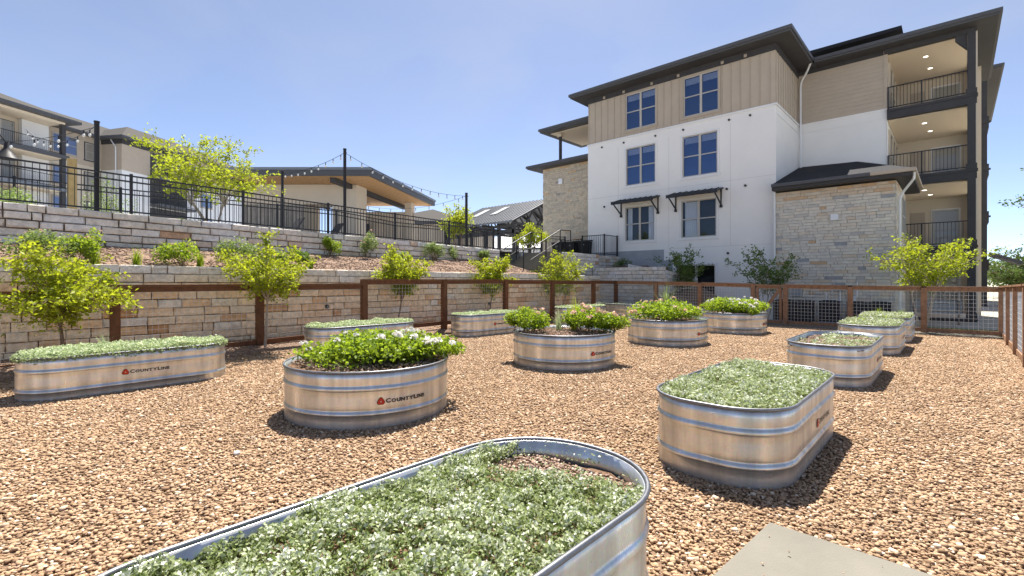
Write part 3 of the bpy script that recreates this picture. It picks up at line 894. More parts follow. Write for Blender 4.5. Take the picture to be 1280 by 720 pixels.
def cover(label, loc, rot, w, l, r, n, size, m, seed, z, dens=None, thick=0.05, spill=0.0):
    rs = np.random.RandomState(seed)
    x = rs.uniform(-w / 2 - spill, w / 2 + spill, n * 3); y = rs.uniform(-l / 2 - spill, l / 2 + spill, n * 3)
    ok = inside(w + 2 * spill, l + 2 * spill, r + spill, x, y)
    nv = np.array([noise.noise(Vector((a * 2.6 + seed, b * 2.6, 0))) for a, b in zip(x, y)])
    n2 = np.array([noise.noise(Vector((a * 9 + seed, b * 9, 4))) for a, b in zip(x, y)])
    if dens is not None: ok &= dens(x, y, nv, n2, rs)
    else: ok &= rs.rand(len(x)) < np.clip(1.1 + 1.2 * n2, 0.35, 1)
    x, y, nv, n2 = [a[ok][:n] for a in (x, y, nv, n2)]
    n3 = np.array([noise.noise(Vector((a * 22 + seed, b * 22, 7))) for a, b in zip(x, y)])
    h = z + 0.035 * nv + 0.032 * n2 + 0.028 * n3
    over = ~inside(w - 0.02, l - 0.02, r - 0.01, x, y)
    zz = h - rs.uniform(0, thick, len(x)) ** 1.0
    zz = np.where(over, np.minimum(zz, HT + 0.02) - rs.uniform(0, 0.05, len(x)), zz)
    c, s_ = math.cos(rot), math.sin(rot)
    P = np.stack([loc[0] + x * c - y * s_, loc[1] + x * s_ + y * c, loc[2] + zz], 1)
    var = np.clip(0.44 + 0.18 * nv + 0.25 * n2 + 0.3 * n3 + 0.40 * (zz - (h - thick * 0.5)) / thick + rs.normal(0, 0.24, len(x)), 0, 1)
    return leaves_obj('groundcover', P, rs.uniform(0.5, 1.5, len(x)) * size, m, None, seed + 1, var, up=0.35, aspect=0.62, kind='stuff', label=label, cat='groundcover')


def dens1(x, y, nv, n2, rs):
    bare = (y > 0.80 + 0.12 * np.sin(x * 5)) & (x > -0.38 + nv * 0.2) & (x < 0.40 + 0.1 * n2 + (y - 0.8) * 0.2)
    return (rs.rand(len(x)) < np.clip(1.15 + 2.0 * n2, 0.3, 1)) & ~(bare & (rs.rand(len(x)) < 0.985))
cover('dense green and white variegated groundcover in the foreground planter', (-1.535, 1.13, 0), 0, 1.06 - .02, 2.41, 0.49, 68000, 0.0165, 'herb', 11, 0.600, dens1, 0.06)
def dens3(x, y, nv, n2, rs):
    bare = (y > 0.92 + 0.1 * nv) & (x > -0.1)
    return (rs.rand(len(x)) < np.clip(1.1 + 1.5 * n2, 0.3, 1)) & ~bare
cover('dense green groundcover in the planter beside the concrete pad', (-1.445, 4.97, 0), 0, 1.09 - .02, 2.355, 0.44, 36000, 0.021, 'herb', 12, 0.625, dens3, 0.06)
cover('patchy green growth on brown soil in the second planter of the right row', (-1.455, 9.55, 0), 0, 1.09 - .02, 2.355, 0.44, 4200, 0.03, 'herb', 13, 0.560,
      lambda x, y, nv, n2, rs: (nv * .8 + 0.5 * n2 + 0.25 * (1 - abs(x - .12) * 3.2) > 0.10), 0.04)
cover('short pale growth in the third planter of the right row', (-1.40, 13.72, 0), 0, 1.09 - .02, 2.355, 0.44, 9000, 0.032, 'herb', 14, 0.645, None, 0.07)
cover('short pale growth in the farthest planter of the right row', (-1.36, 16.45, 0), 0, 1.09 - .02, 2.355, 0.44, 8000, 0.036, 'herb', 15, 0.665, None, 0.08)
cover('pale grey-green groundcover spilling over the rim of the left planter', (-9.05, 1.42, -0.045), 0, LWD, 2.44, 0.44, 26000, 0.028, 'paleherb', 16, 0.665, None, 0.07, 0.035)
cover('pale groundcover in the narrow planter behind the white-flowering tank', (-9.62, 5.55, 0), R(-2), LWD, 2.44, 0.44, 12000, 0.032, 'paleherb', 17, 0.65, None, 0.06, 0.0)
cover('pale groundcover in the narrow planter below the small tree', (-10.1, 9.9, 0), R(-3), LWD, 2.44, 0.44, 9000, 0.036, 'paleherb', 18, 0.63, None, 0.06, 0.0)
cover('pale groundcover in the planter half hidden behind the pink flowers', (-10.05, 14.6, 0), R(-2), LWD, 2.44, 0.44, 7000, 0.04, 'paleherb', 19, 0.64, None, 0.06, 0.0)
cover('sparse pale groundcover in the planter in the far fence corner', (-10.0, 17.55, 0), R(88), LWD, 2.44, 0.44, 3500, 0.042, 'paleherb', 20, 0.59, None, 0.05, 0.0)


def tube_tree(paths, name, m, parent, n=6):
    mb = MB()
    for pts, rad in paths: mb.tube(pts, rad, n, cap=False)
    return mb.build(name, M[m], parent, smooth=True)


def bez(a, b, c, n=7):
    a, b, c = Vector(a), Vector(b), Vector(c)
    return [a * (1 - t) ** 2 + b * 2 * t * (1 - t) + c * t * t for t in [i / (n - 1) for i in range(n)]]


def tree(name, label, base, stems, fork, cen, rad, nlimb, nleaf, lsize, lmat, bmat, seed, trunk_r=0.03, group=None, twig=0.35, flat=0.0, spikes=(), gap=0.25, droop=0.1, cat='tree'):
    """base point; fork height; crown centre and radii (world); leaves sit on twigs that grow from limbs"""
    rd = random.Random(seed)
    rs = np.random.RandomState(seed)
    t = thing(name, label, cat, base, 0, group)
    paths = []; tips = []
    b = Vector(base); cen = Vector(cen); rad = Vector(rad)
    for s in range(stems):
        a = 2 * math.pi * s / stems + rd.random()
        sp = 0.0 if stems == 1 else 0.28
        bb = b + Vector((math.cos(a), math.sin(a), 0)) * (0.05 if stems > 1 else 0)
        top = Vector((cen.x + math.cos(a) * rad.x * sp, cen.y + math.sin(a) * rad.y * sp, fork + rd.uniform(-0.08, 0.1)))
        mid = (bb + top) / 2 + Vector((rd.uniform(-.05, .05), rd.uniform(-.05, .05), 0))
        tr = trunk_r / (stems ** 0.5)
        P = bez(bb, mid, top); paths.append((P, [tr * (1.15 - 0.35 * i / 6) for i in range(7)]))
        nl = max(3, nlimb // stems)
        ends = []
        for k in range(nl):
            az = 2 * math.pi * (k + rd.random() * 0.6) / nl + a
            el = rd.uniform(-0.35, 1.0)
            dirv = Vector((math.cos(az) * math.cos(el * 1.3), math.sin(az) * math.cos(el * 1.3), math.sin(el * 1.3)))
            q = rd.uniform(0.55, 1.0)
            e = Vector((cen.x + dirv.x * rad.x * q, cen.y + dirv.y * rad.y * q, cen.z + dirv.z * rad.z * q))
            if stems > 1: e += Vector((math.cos(a) * rad.x * .25, math.sin(a) * rad.y * .25, 0))
            ends.append(e)
        for (sx, sy, sz) in (spikes if s == 0 else ()):
            ends.append(Vector((sx, sy, sz)))
        for e in ends:
            ctl = top.lerp(e, 0.45) + Vector((0, 0, abs(e.z - top.z) * 0.25 + 0.12 * rad.z))
            P = bez(top - Vector((0, 0, rd.uniform(0, 0.15))), ctl, e, 9)
            paths.append((P, [max(0.003, tr * 0.55 * (1 - 0.85 * i / 8)) for i in range(9)]))
            for i in range(2, 9):
                if rd.random() < gap * 0.6: continue
                for j in range(2):
                    o = P[i]
                    dv = Vector((rd.gauss(0, 1), rd.gauss(0, 1), rd.gauss(0.25, 0.6))).normalized()
                    out = (o - cen); out = Vector((out.x / rad.x, out.y / rad.y, out.z / rad.z))
                    dv = (dv + out * 0.5).normalized()
                    ln = twig * rd.uniform(0.5, 1.2)
                    e2 = o + dv * ln - Vector((0, 0, droop * ln))
                    tw = [o, o.lerp(e2, .5) + Vector((0, 0, 0.04 * ln)), e2]
                    paths.append((tw, [0.0035, 0.0025, 0.0015])); tips.append(tw)
    tube_tree(paths, 'trunk', bmat, t, 5)
    idx = rs.randint(0, len(tips), nleaf)
    T = np.array([[tuple(p) for p in tw] for tw in tips])
    tt = rs.uniform(0.1, 1.08, nleaf)[:, None]
    A, Bm, Cc = T[idx, 0], T[idx, 1], T[idx, 2]
    P = A * (1 - tt) ** 2 + Bm * 2 * tt * (1 - tt) + Cc * tt ** 2 + rs.normal(0, lsize * 0.55, (nleaf, 3))
    clump = rs.normal(0, 0.12, len(tips))[idx]
    var = np.clip(0.5 + clump + rs.normal(0, 0.2, nleaf), 0, 1)
    leaves_obj('crown', P, rs.uniform(0.7, 1.25, nleaf) * lsize, lmat, t, seed, var, up=0.1, aspect=0.5, D=(Cc - A) / (np.linalg.norm(Cc - A, axis=1)[:, None] + 1e-6) * 0.5)
    return t


def bush(name, label, base, rad, nleaf, lsize, lmat, seed, flowers=0, fmat='petal', group=None, fsize=0.02, stems=14, clumps=9, cat='shrub', low=0.0):
    """low mounded plant: leaves on a cluster of small domes, each dome reached by a stem"""
    rd = random.Random(seed); rs = np.random.RandomState(seed)
    t = thing(name, label, cat, base, 0, group)
    b = Vector(base)
    cs = []
    for k in range(clumps):
        a = rd.uniform(0, 2 * math.pi); q = rd.random() ** 0.5 * 0.78
        zc = rad[2] * (0.35 + 0.45 * (1 - q * q)) * rd.uniform(0.75, 1.2)
        cs.append((b.x + math.cos(a) * rad[0] * q, b.y + math.sin(a) * rad[1] * q, b.z + zc, rd.uniform(0.28, 0.42)))
    mb = MB()
    for k in range(stems):
        c = cs[k % len(cs)]
        e = Vector((c[0] + rd.gauss(0, .05), c[1] + rd.gauss(0, .05), c[2] + rd.uniform(0, rad[2] * .3)))
        s = b + Vector((rd.uniform(-.25, .25) * rad[0], rd.uniform(-.25, .25) * rad[1], 0))
        mb.tube(bez(s, s.lerp(e, .5) + Vector((0, 0, .05)), e, 5), [.006, .005, .004, .003, .002], 4, cap=False)
    mb.build('stems', M['bark'], t)
    ci = rs.randint(0, len(cs), nleaf); Cc = np.array(cs)[ci]
    d = rs.normal(size=(nleaf, 3)); d /= np.linalg.norm(d, axis=1)[:, None]
    rr = rs.uniform(0.45, 1.05, nleaf)[:, None]
    m = min(rad[0], rad[1])
    P = Cc[:, :3] + d * rr * np.stack([Cc[:, 3] * m * 1.05, Cc[:, 3] * m * 1.05, Cc[:, 3] * rad[2] * 1.05], 1)
    P[:, 2] = np.maximum(P[:, 2], b.z + low + rs.uniform(0, 0.03, nleaf))
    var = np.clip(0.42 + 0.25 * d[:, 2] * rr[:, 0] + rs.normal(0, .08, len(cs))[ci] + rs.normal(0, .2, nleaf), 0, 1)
    leaves_obj('foliage', P, rs.uniform(.7, 1.3, nleaf) * lsize, lmat, t, seed, var, up=.25, aspect=.6)
    if flowers:
        # each flower head: a small dome of petals standing on the outside of a clump
        ci = rs.randint(0, len(cs), flowers); Cc = np.array(cs)[ci]
        d = rs.normal(size=(flowers, 3)); d[:, 2] = np.abs(d[:, 2]) + .35; d /= np.linalg.norm(d, axis=1)[:, None]
        Q = Cc[:, :3] + d * np.stack([Cc[:, 3] * m * 1.12, Cc[:, 3] * m * 1.12, Cc[:, 3] * rad[2] * 1.15], 1)
        hs = rs.uniform(.6, 1.5, flowers) * fsize
        for kf, (q, h) in enumerate(zip(Q, hs)):
            e = rs.normal(size=(16, 3)); e[:, 2] = np.abs(e[:, 2]); e /= np.linalg.norm(e, axis=1)[:, None]
            leaves_obj('flower', q + e * h, np.full(16, h * 1.1), fmat, t, seed * 70 + kf, up=.2, aspect=.95)
    return t


def blades(name, label, base, n, h, spread, m, seed, w=0.012, group=None, cat='grass clump'):
    rd = random.Random(seed)
    b = Vector(base)
    mb = MB()
    for k in range(n):
        a = rd.uniform(0, 2 * math.pi); q = rd.random()
        hh = h * rd.uniform(.6, 1.1)
        o = b + Vector((rd.gauss(0, .03), rd.gauss(0, .03), 0))
        tip = o + Vector((math.cos(a) * spread * q, math.sin(a) * spread * q, hh * (1 - .35 * q)))
        P = bez(o, o + Vector((math.cos(a) * spread * q * .25, math.sin(a) * spread * q * .25, hh * .8)), tip, 6)
        sd = Vector((-math.sin(a), math.cos(a), 0))
        c = rd.random()
        for i in range(5):
            w0 = w * (1 - i / 5.2) * .5; w1 = w * (1 - (i + 1) / 5.2) * .5
            mb.face([P[i] - sd * w0, P[i] + sd * w0, P[i + 1] + sd * w1, P[i + 1] - sd * w1], c)
    return mb.build(name, M[m], None, label=label, cat=cat, **({'group': group} if group else {}))

# ================================================================== WOODEN GARDEN FENCES
def fence_panel(t, p, q, z0a, z0b, z1a, z1b, wm, wt=0.0065):
    mesh = True
    """posts at p and q ((u, v)), ground heights z0, rail-top heights z1"""
    a = Vector((p[0], p[1], 0)); b = Vector((q[0], q[1], 0))
    d = (b - a).normalized(); ln = (b - a).length
    A = a + d * 0.07; Bq = b - d * 0.07
    mb = MB()
    mb.beam((A.x, A.y, z1a - 0.075), (Bq.x, Bq.y, z1b - 0.075), 0.05, 0.10)
    mb.beam((a.x - d.x * 0.06, a.y - d.y * 0.06, z1a - 0.004), (b.x + d.x * 0.06, b.y + d.y * 0.06, z1b - 0.004), 0.15, 0.038)
    mb.build('top_rail', wm, t)
    mb = MB(); mb.beam((A.x, A.y, z0a + 0.09), (Bq.x, Bq.y, z0b + 0.09), 0.045, 0.11); mb.build('bottom_rail', wm, t)
    if mesh:
        mb = MB()
        n = int(ln / 0.102); h0 = z0a + 0.14; h1 = z1a - 0.12
        for k in range(1, n):
            w = A.lerp(Bq, k / n)
            s = k / n
            mb.beam((w.x, w.y, (z0a * (1 - s) + z0b * s) + 0.13), (w.x, w.y, (z1a * (1 - s) + z1b * s) - 0.11), wt, wt)
        m = int((h1 - h0) / 0.102)
        for k in range(m + 1):
            s = k / m
            mb.beam((A.x, A.y, (z0a + 0.14) * (1 - s) + (z1a - 0.13) * s), (Bq.x, Bq.y, (z0b + 0.14) * (1 - s) + (z1b - 0.13) * s), wt, wt)
        mb.build('wire_mesh', M['wire'], t)


def fpost(t, p, z0, z1, wm, w=0.14, rot=0.0):
    mb = MB()
    h = w / 2
    c = [(-h, -h), (h, -h), (h, h), (-h, h)]
    cs, sn = math.cos(rot), math.sin(rot)
    mb.prism([(p[0] + x * cs - y * sn, p[1] + x * sn + y * cs) for x, y in c], z0 - 0.15, z1 - 0.024)
    o = mb.build('post', wm, t)
    b = o.modifiers.new('b', 'BEVEL'); b.width = 0.006; b.segments = 1


# left fence, along the foot of the wall
t = thing('wooden_fence', 'brown wooden post and rail fence with wire mesh along the lower stone wall', 'fence', (-11.3, 8, 0.1))
LP = [(-3.6, 0.0), (-1.05, 0.02), (1.53, 0.06), (4.0, 0.11), (6.5, 0.17), (9.08, 0.21), (11.65, 0.20), (14.1, 0.18), (16.75, 0.14), (18.45, 0.12)]
def lu(v): return -11.36 + v * 0.0265
for i, (v, z0) in enumerate(LP):
    top = 1.38 if v < 0 else 1.475 if v < 6 else 1.585 if v < 12 else 1.56 if v < 15 else 1.53
    fpost(t, (lu(v), v), z0, top + 0.012, M['wood'], 0.145)
    if i + 1 < len(LP):
        v2, z2 = LP[i + 1]
        zt = 1.37 if v < 1.5 else 1.465 if v < 6.4 else 1.575 if v < 11 else 1.56 if v < 14 else 1.54
        zt2 = zt if v < 11 else zt - 0.015
        fence_panel(t, (lu(v), v), (lu(v2), v2), z0, z2, zt, zt2, M['wood'], 0.0042)
# far fence
t = thing('wooden_fence', 'brown wooden fence with welded wire panels across the far end of the yard', 'fence', (-4, 18.45, 0))
FP = [-10.9, -9.0, -7.2, -5.3, -4.27, -2.44, -0.67, 0.93]
FZ = [1.53, 1.50, 1.47, 1.43, 1.41, 1.385, 1.375, 1.37]
for i, u in enumerate(FP):
    if i: fpost(t, (u, 18.45), 0.0, FZ[i], M['wood2'], 0.14)
    if i + 1 < len(FP) and i != 3:
        fence_panel(t, (u, 18.45), (FP[i + 1], 18.45), 0.03, 0.03, FZ[i], FZ[i + 1], M['wood2'])
# gate between two posts, with the diagonal brace
t = thing('wooden_gate', 'narrow wooden gate with a diagonal brace in the far fence', 'gate', (-4.8, 18.45, 0))
fence_panel(t, (-5.22, 18.45), (-4.35, 18.45), 0.03, 0.03, 1.405, 1.385, M['wood2'])
mb = MB(); mb.beam((-5.14, 18.40, 0.22), (-4.42, 18.40, 1.27), 0.03, 0.09); mb.build('brace', M['wood2'], t)
for u in (-5.16, -4.42):
    mb = MB(); mb.box((u - 0.04, 18.43, 0.06), (u + 0.04, 18.475, 1.31)); mb.build('stile', M['wood2'], t)
# right fence, coming back towards the camera
t = thing('wooden_fence', 'sunlit brown wooden fence with wire panels running back along the right side', 'fence', (0.93, 12, 0))
RP = [18.45, 16.4, 14.5, 12.5, 10.4, 8.3]
for i, v in enumerate(RP):
    zt = 1.39 + 0.016 * (18.45 - v)
    if i: fpost(t, (0.95, v), 0.0, zt - 0.01, M['wood2'], 0.13)
    if i + 1 < len(RP):
        fence_panel(t, (0.95, v), (0.95, RP[i + 1]), 0.0, 0.0, zt, 1.39 + 0.016 * (18.45 - RP[i + 1]), M['wood2'])

# ================================================================== METAL RAILINGS ON THE TERRACE
def railing(t, pts, zf, h, posts=2.4, gap=0.11, pw=0.06, m='black', double=True):
    for i in range(len(pts) - 1):
        a = Vector((*pts[i], 0)); b = Vector((*pts[i + 1], 0)); ln = (b - a).length
        n = max(1, int(round(ln / posts)))
        for k in range(n):
            p = a.lerp(b, k / n); q = a.lerp(b, (k + 1) / n)
            zp, zq = zf(p.x, p.y), zf(q.x, q.y)
            mb = MB()
            for hh in ((0.09, h - 0.02, h - 0.16) if double else (0.09, h - 0.02)):
                mb.beam((p.x, p.y, zp + hh), (q.x, q.y, zq + hh), 0.03, 0.035)
            m_ = max(2, int((q - p).length / gap))
            for j in range(1, m_):
                w = p.lerp(q, j / m_); zz = zp + (zq - zp) * j / m_
                mb.beam((w.x, w.y, zz + 0.09), (w.x, w.y, zz + h - 0.02), 0.013, 0.013)
            mb.build('picket_panel', M[m], t)
            mb = MB(); mb.box((p.x - pw / 2, p.y - pw / 2, zp - 0.02), (p.x + pw / 2, p.y + pw / 2, zp + h + 0.03)); mb.build('post', M[m], t)
    q = pts[-1]; zq = zf(*q)
    mb = MB(); mb.box((q[0] - pw / 2, q[1] - pw / 2, zq - 0.02), (q[0] + pw / 2, q[1] + pw / 2, zq + h + 0.03)); mb.build('post', M[m], t)


t = thing('metal_railing', 'long black metal picket railing on top of the upper stone wall', 'railing', (-14.75, 6, 3.1))
railing(t, [(-14.75, -5.2), (-14.75, 14.8)], lambda u, v: terz(v) + 0.02, 0.98)
t = thing('metal_railing', 'second black picket railing farther back on the terrace', 'railing', (-18.3, 4, 2.8))
railing(t, [(-18.6, -4), (-17.9, 9.2), (-17.4, 17.0), (-16.6, 22.5)], lambda u, v: 3.18 if v < 10 else 2.95, 1.12)
t = thing('metal_railing', 'short black railing on the stone landing beside the white building', 'railing', (-14, 21.5, 2.83))
railing(t, [(-16.2, 21.6), (-14.75, 21.5)], lambda u, v: 2.83, 0.95, double=False)
railing(t, [(-14.7, 21.5), (-13.35, 21.5), (-13.35, 22.8)], lambda u, v: 2.83, 1.10, double=False)

# ================================================================== BUILDING HELPERS
def wall_grid(mb, o, d, length, z0, z1, holes, reveal, n):
    """flat wall with real openings: o start (u,v), d direction, n outward; holes (s0,s1,z0,z1)"""
    xs = sorted({0, length, *[h[0] for h in holes], *[h[1] for h in holes]})
    zs = sorted({z0, z1, *[h[2] for h in holes], *[h[3] for h in holes]})
    P = lambda s, z, e=0: (o[0] + d[0] * s - n[0] * e, o[1] + d[1] * s - n[1] * e, z)
    for i in range(len(xs) - 1):
        for j in range(len(zs) - 1):
            sm = (xs[i] + xs[i + 1]) / 2; zm = (zs[j] + zs[j + 1]) / 2
            if any(h[0] < sm < h[1] and h[2] < zm < h[3] for h in holes): continue
            mb.face([P(xs[i], zs[j]), P(xs[i + 1], zs[j]), P(xs[i + 1], zs[j + 1]), P(xs[i], zs[j + 1])])
    for a, b, c, e in holes:
        mb.face([P(a, c), P(b, c), P(b, c, reveal), P(a, c, reveal)])
        mb.face([P(b, c), P(b, e), P(b, e, reveal), P(b, c, reveal)])
        mb.face([P(b, e), P(a, e), P(a, e, reveal), P(b, e, reveal)])
        mb.face([P(a, e), P(a, c), P(a, c, reveal), P(a, e, reveal)])


def window(t, o, d, n, s0, s1, z0, z1, trim, cols=2, depth=0.07, blind=0.35, glass='glass', curtain=None, rowsplit=0.5, trimw=0.09, framem='frame'):
    """window in an opening of a wall; trim material or None"""
    d = Vector((*d, 0)); n = Vector((*n, 0)); O = Vector((o[0], o[1], 0))
    P = lambda s, z, e: O + d * s + n * e + Vector((0, 0, z))
    def bar(mb, sa, sb, za, zb, e0, e1):
        vs = [P(sa, za, e0), P(sb, za, e0), P(sb, zb, e0), P(sa, zb, e0), P(sa, za, e1), P(sb, za, e1), P(sb, zb, e1), P(sa, zb, e1)]
        mb.quads(vs, [(3, 2, 1, 0), (4, 5, 6, 7), (0, 1, 5, 4), (1, 2, 6, 5), (2, 3, 7, 6), (3, 0, 4, 7)])
    f = MB()
    w = 0.055
    bar(f, s0, s0 + w, z0, z1, -depth, -depth + 0.05); bar(f, s1 - w, s1, z0, z1, -depth, -depth + 0.05)
    bar(f, s0 + w, s1 - w, z0, z0 + w, -depth, -depth + 0.05); bar(f, s0 + w, s1 - w, z1 - w, z1, -depth, -depth + 0.05)
    for k in range(1, cols):
        s = s0 + (s1 - s0) * k / cols; bar(f, s - 0.055, s + 0.055, z0 + w, z1 - w, -depth, -depth + 0.045)
    zm = z0 + (z1 - z0) * rowsplit
    for k in range(cols):
        a = s0 + (s1 - s0) * k / cols + 0.056; b = s0 + (s1 - s0) * (k + 1) / cols - 0.056
        bar(f, a, b, zm - 0.025, zm + 0.025, -depth, -depth + 0.04)
    fo = f.build('window', M[framem], t)
    g = MB(); g.face([P(s0 + 0.02, z0 + 0.02, -depth + 0.012), P(s1 - 0.02, z0 + 0.02, -depth + 0.012), P(s1 - 0.02, z1 - 0.02, -depth + 0.012), P(s0 + 0.02, z1 - 0.02, -depth + 0.012)])
    g.build('pane', M[glass], fo)
    if blind:
        b = MB()
        for k in range(cols):
            a = s0 + (s1 - s0) * k / cols + 0.06; c = s0 + (s1 - s0) * (k + 1) / cols - 0.06
            z = z1 - w
            while z > z1 - w - blind:
                bar(b, a, c, z - 0.045, z - 0.004, -depth - 0.08, -depth - 0.075); z -= 0.05
        b.build('blind', M['blind'], fo)
    if curtain:
        b = MB()
        for (a, c) in curtain:
            k = a
            i = 0
            while k < c:
                bar(b, k, min(c, k + 0.05), z0 + 0.03, z1 - 0.05, -depth - 0.14 - (0.02 if i % 2 else 0), -depth - 0.12 - (0.02 if i % 2 else 0)); k += 0.05; i += 1
        b.build('curtain', M['blind'], fo)
    i_ = MB(); i_.face([P(s0 - .02, z0 - .02, -depth - 0.5), P(s1 + .02, z0 - .02, -depth - 0.5), P(s1 + .02, z1 + .02, -depth - 0.5), P(s0 - .02, z1 + .02, -depth - 0.5)])
    for a, b in ((s0 - .02, s0 - .02), (s1 + .02, s1 + .02)):
        i_.face([P(a, z0, -depth - .01), P(a, z0, -depth - .5), P(a, z1, -depth - .5), P(a, z1, -depth - .01)])
    for z in (z0 - .02, z1 + .02):
        i_.face([P(s0, z, -depth - .01), P(s1, z, -depth - .01), P(s1, z, -depth - .5), P(s0, z, -depth - .5)])
    i_.build('interior', M['inner'], fo)
    if trim:
        m = MB(); tw = trimw
        bar(m, s0 - tw, s0, z0 - tw, z1 + tw, 0.001, 0.028); bar(m, s1, s1 + tw, z0 - tw, z1 + tw, 0.001, 0.028)
        bar(m, s0, s1, z1, z1 + tw, 0.001, 0.028); bar(m, s0 - tw - 0.03, s1 + tw + 0.03, z0 - tw - 0.03, z0 - 0.0, 0.002, 0.045)
        m.build('trim', M[trim], fo)
    return fo


def soffit_light(t, u, v, z, m='lit'):
    mb = MB(); mb.tube([(u, v, z - 0.012), (u, v, z + 0.01)], 0.085, 12); mb.build('ceiling_light', M[m], t)


# ================================================================== MAIN APARTMENT BUILDING
t = thing('apartment_building', 'four storey apartment building with white walls, tan boards above and dark eaves', 'building', (-8, 28, -0.1))
U0, U1, V1, V2 = -15.28, -5.67, 22.9, 27.0
ZW, ZT = 9.17, 11.78
wins = [(-12.92, -11.20, 9.52, 11.42), (-9.76, -8.08, 9.50, 11.42), (-12.88, -11.20, 6.56, 8.55), (-9.80, -8.12, 6.56, 8.55), (-12.93, -11.25, 3.62, 5.42), (-9.86, -8.17, 3.62, 5.42), (-10.05, -8.22, 0.52, 2.30)]
H = [(a - U0, b - U0, c, d) for a, b, c, d in wins]
mb = MB()
wall_grid(mb, (U0, V1), (1, 0), U1 - U0, -0.4, ZW, [h for h in H if h[3] < 9], 0.09, (0, -1))
wall_grid(mb, (U1, V1), (0, 1), V2 - V1, -0.4, ZW, [], 0.09, (1, 0))
wall_grid(mb, (U0, V1 + 8), (0, -1), 8, -0.4, ZW, [], 0.09, (-1, 0))
mb.build('white_wall', M['white'], t)
# coping band where the boards start
mb = MB(); mb.box((U0 - 0.05, V1 - 0.05, ZW - 0.05), (U1 + 0.05, V1 + 0.04, ZW + 0.035)); mb.box((U1 - 0.04, V1 + 0.04, ZW - 0.05), (U1 + 0.05, V2, ZW + 0.035))
mb.box((U1 + 0.001, V1 + 0.001, ZW - 0.42), (U1 + 0.022, V2, ZW - 0.37))
mb.build('band', M['white2'], t)
mb = MB()
wall_grid(mb, (U0, V1 + 0.03), (1, 0), U1 - 0.03 - U0, ZW + 0.035, ZT, [h for h in H if h[3] > 9], 0.09, (0, -1))
wall_grid(mb, (U1 - 0.03, V1 + 0.03), (0, 1), V2 - V1, ZW + 0.035, ZT, [], 0.09, (1, 0))
wall_grid(mb, (U0, V1 + 8), (0, -1), 7.97, ZW + 0.035, ZT, [], 0.09, (-1, 0))
mb.build('board_wall', M['tan'], t)
mb = MB()
k = U0 + 0.05
while k < U1 - 0.05:
    if not any(h[0] - 0.12 < k < h[1] + 0.12 for h in wins[:2]):
        mb.box((k - 0.022, V1 + 0.004, ZW + 0.036), (k + 0.022, V1 + 0.029, ZT))
    else:
        mb.box((k - 0.022, V1 + 0.004, ZW + 0.036), (k + 0.022, V1 + 0.029, 9.36))
    k += 0.405
k = V1 + 0.1
while k < V2 - 0.1:
    mb.box((U1 - 0.029, k - 0.022, ZW + 0.036), (U1 - 0.004, k + 0.022, ZT)); k += 0.405
mb.build('battens', M['tan2'], t)
for i, (a, b, c, d) in enumerate(wins):
    lo = i in (4, 5, 6)
    window(t, (U0, V1 + (0.03 if i < 2 else 0)), (1, 0), (0, -1), a - U0, b - U0, c, d, 'tan2' if i < 2 else 'white2', glass='glass2' if lo else 'glass', blind=0 if lo else 0.28,
           curtain=([(a - U0 + .06, a - U0 + .32), (b - U0 - .42, b - U0 - .1)] if i == 4 else [(a - U0 + .12, a - U0 + .75)] if i == 5 else None))


def eave(t, u0, v0, u1, v1, zs, ov, sides, peak=0.36, fh=0.19, name='roof', top=None, inset=None):
    """overhanging dark soffit with a stepped fascia and a low hip above; (u0,v0)-(u1,v1) is the eave rectangle"""
    mb = MB(); mb.box((u0 + .03, v0 + .03, zs - 0.03), (u1 - .03, v1 - .03, zs)); mb.build('soffit', M['dark'], t)
    mb = MB()
    mb.box((u0 + 0.0, v0 + 0.0, zs - 0.02), (u1, v0 + 0.035, zs + fh)); mb.box((u0, v1 - 0.035, zs - 0.02), (u1, v1, zs + fh))
    mb.box((u0, v0 + 0.035, zs - 0.02), (u0 + 0.035, v1 - 0.035, zs + fh)); mb.box((u1 - 0.035, v0 + 0.035, zs - 0.02), (u1, v1 - 0.035, zs + fh))
    # gutter lip
    for a, b in (((u0 - .07, v0 - .07), (u1 + .07, v0)), ((u0 - .07, v0), (u0, v1)), ((u1, v0), (u1 + .07, v1))):
        mb.box((a[0], a[1], zs + fh - 0.13), (b[0], b[1], zs + fh + 0.012))
    mb.build('fascia', M['fascia'], t)
    if peak:
        r = min(u1 - u0, v1 - v0) / 2
        h = r * peak
        if u1 - u0 > v1 - v0: a = (u0 + r, (v0 + v1) / 2); b = (u1 - r, (v0 + v1) / 2)
        else: a = ((u0 + u1) / 2, v0 + r); b = ((u0 + u1) / 2, v1 - r)
        z = zs + fh + 0.002
        mb = MB()
        c = [(u0, v0, z), (u1, v0, z), (u1, v1, z), (u0, v1, z)]; A = (*a, z + h); Bq = (*b, z + h)
        if u1 - u0 > v1 - v0:
            for f in ([c[0], c[1], Bq, A], [c[1], c[2], Bq], [c[2], c[3], A, Bq], [c[3], c[0], A]): mb.face(f)
        else:
            for f in ([c[0], c[1], A], [c[1], c[2], Bq, A], [c[2], c[3], Bq], [c[3], c[0], A, Bq]): mb.face(f)
        mb.build(name, M['shingle'], t)


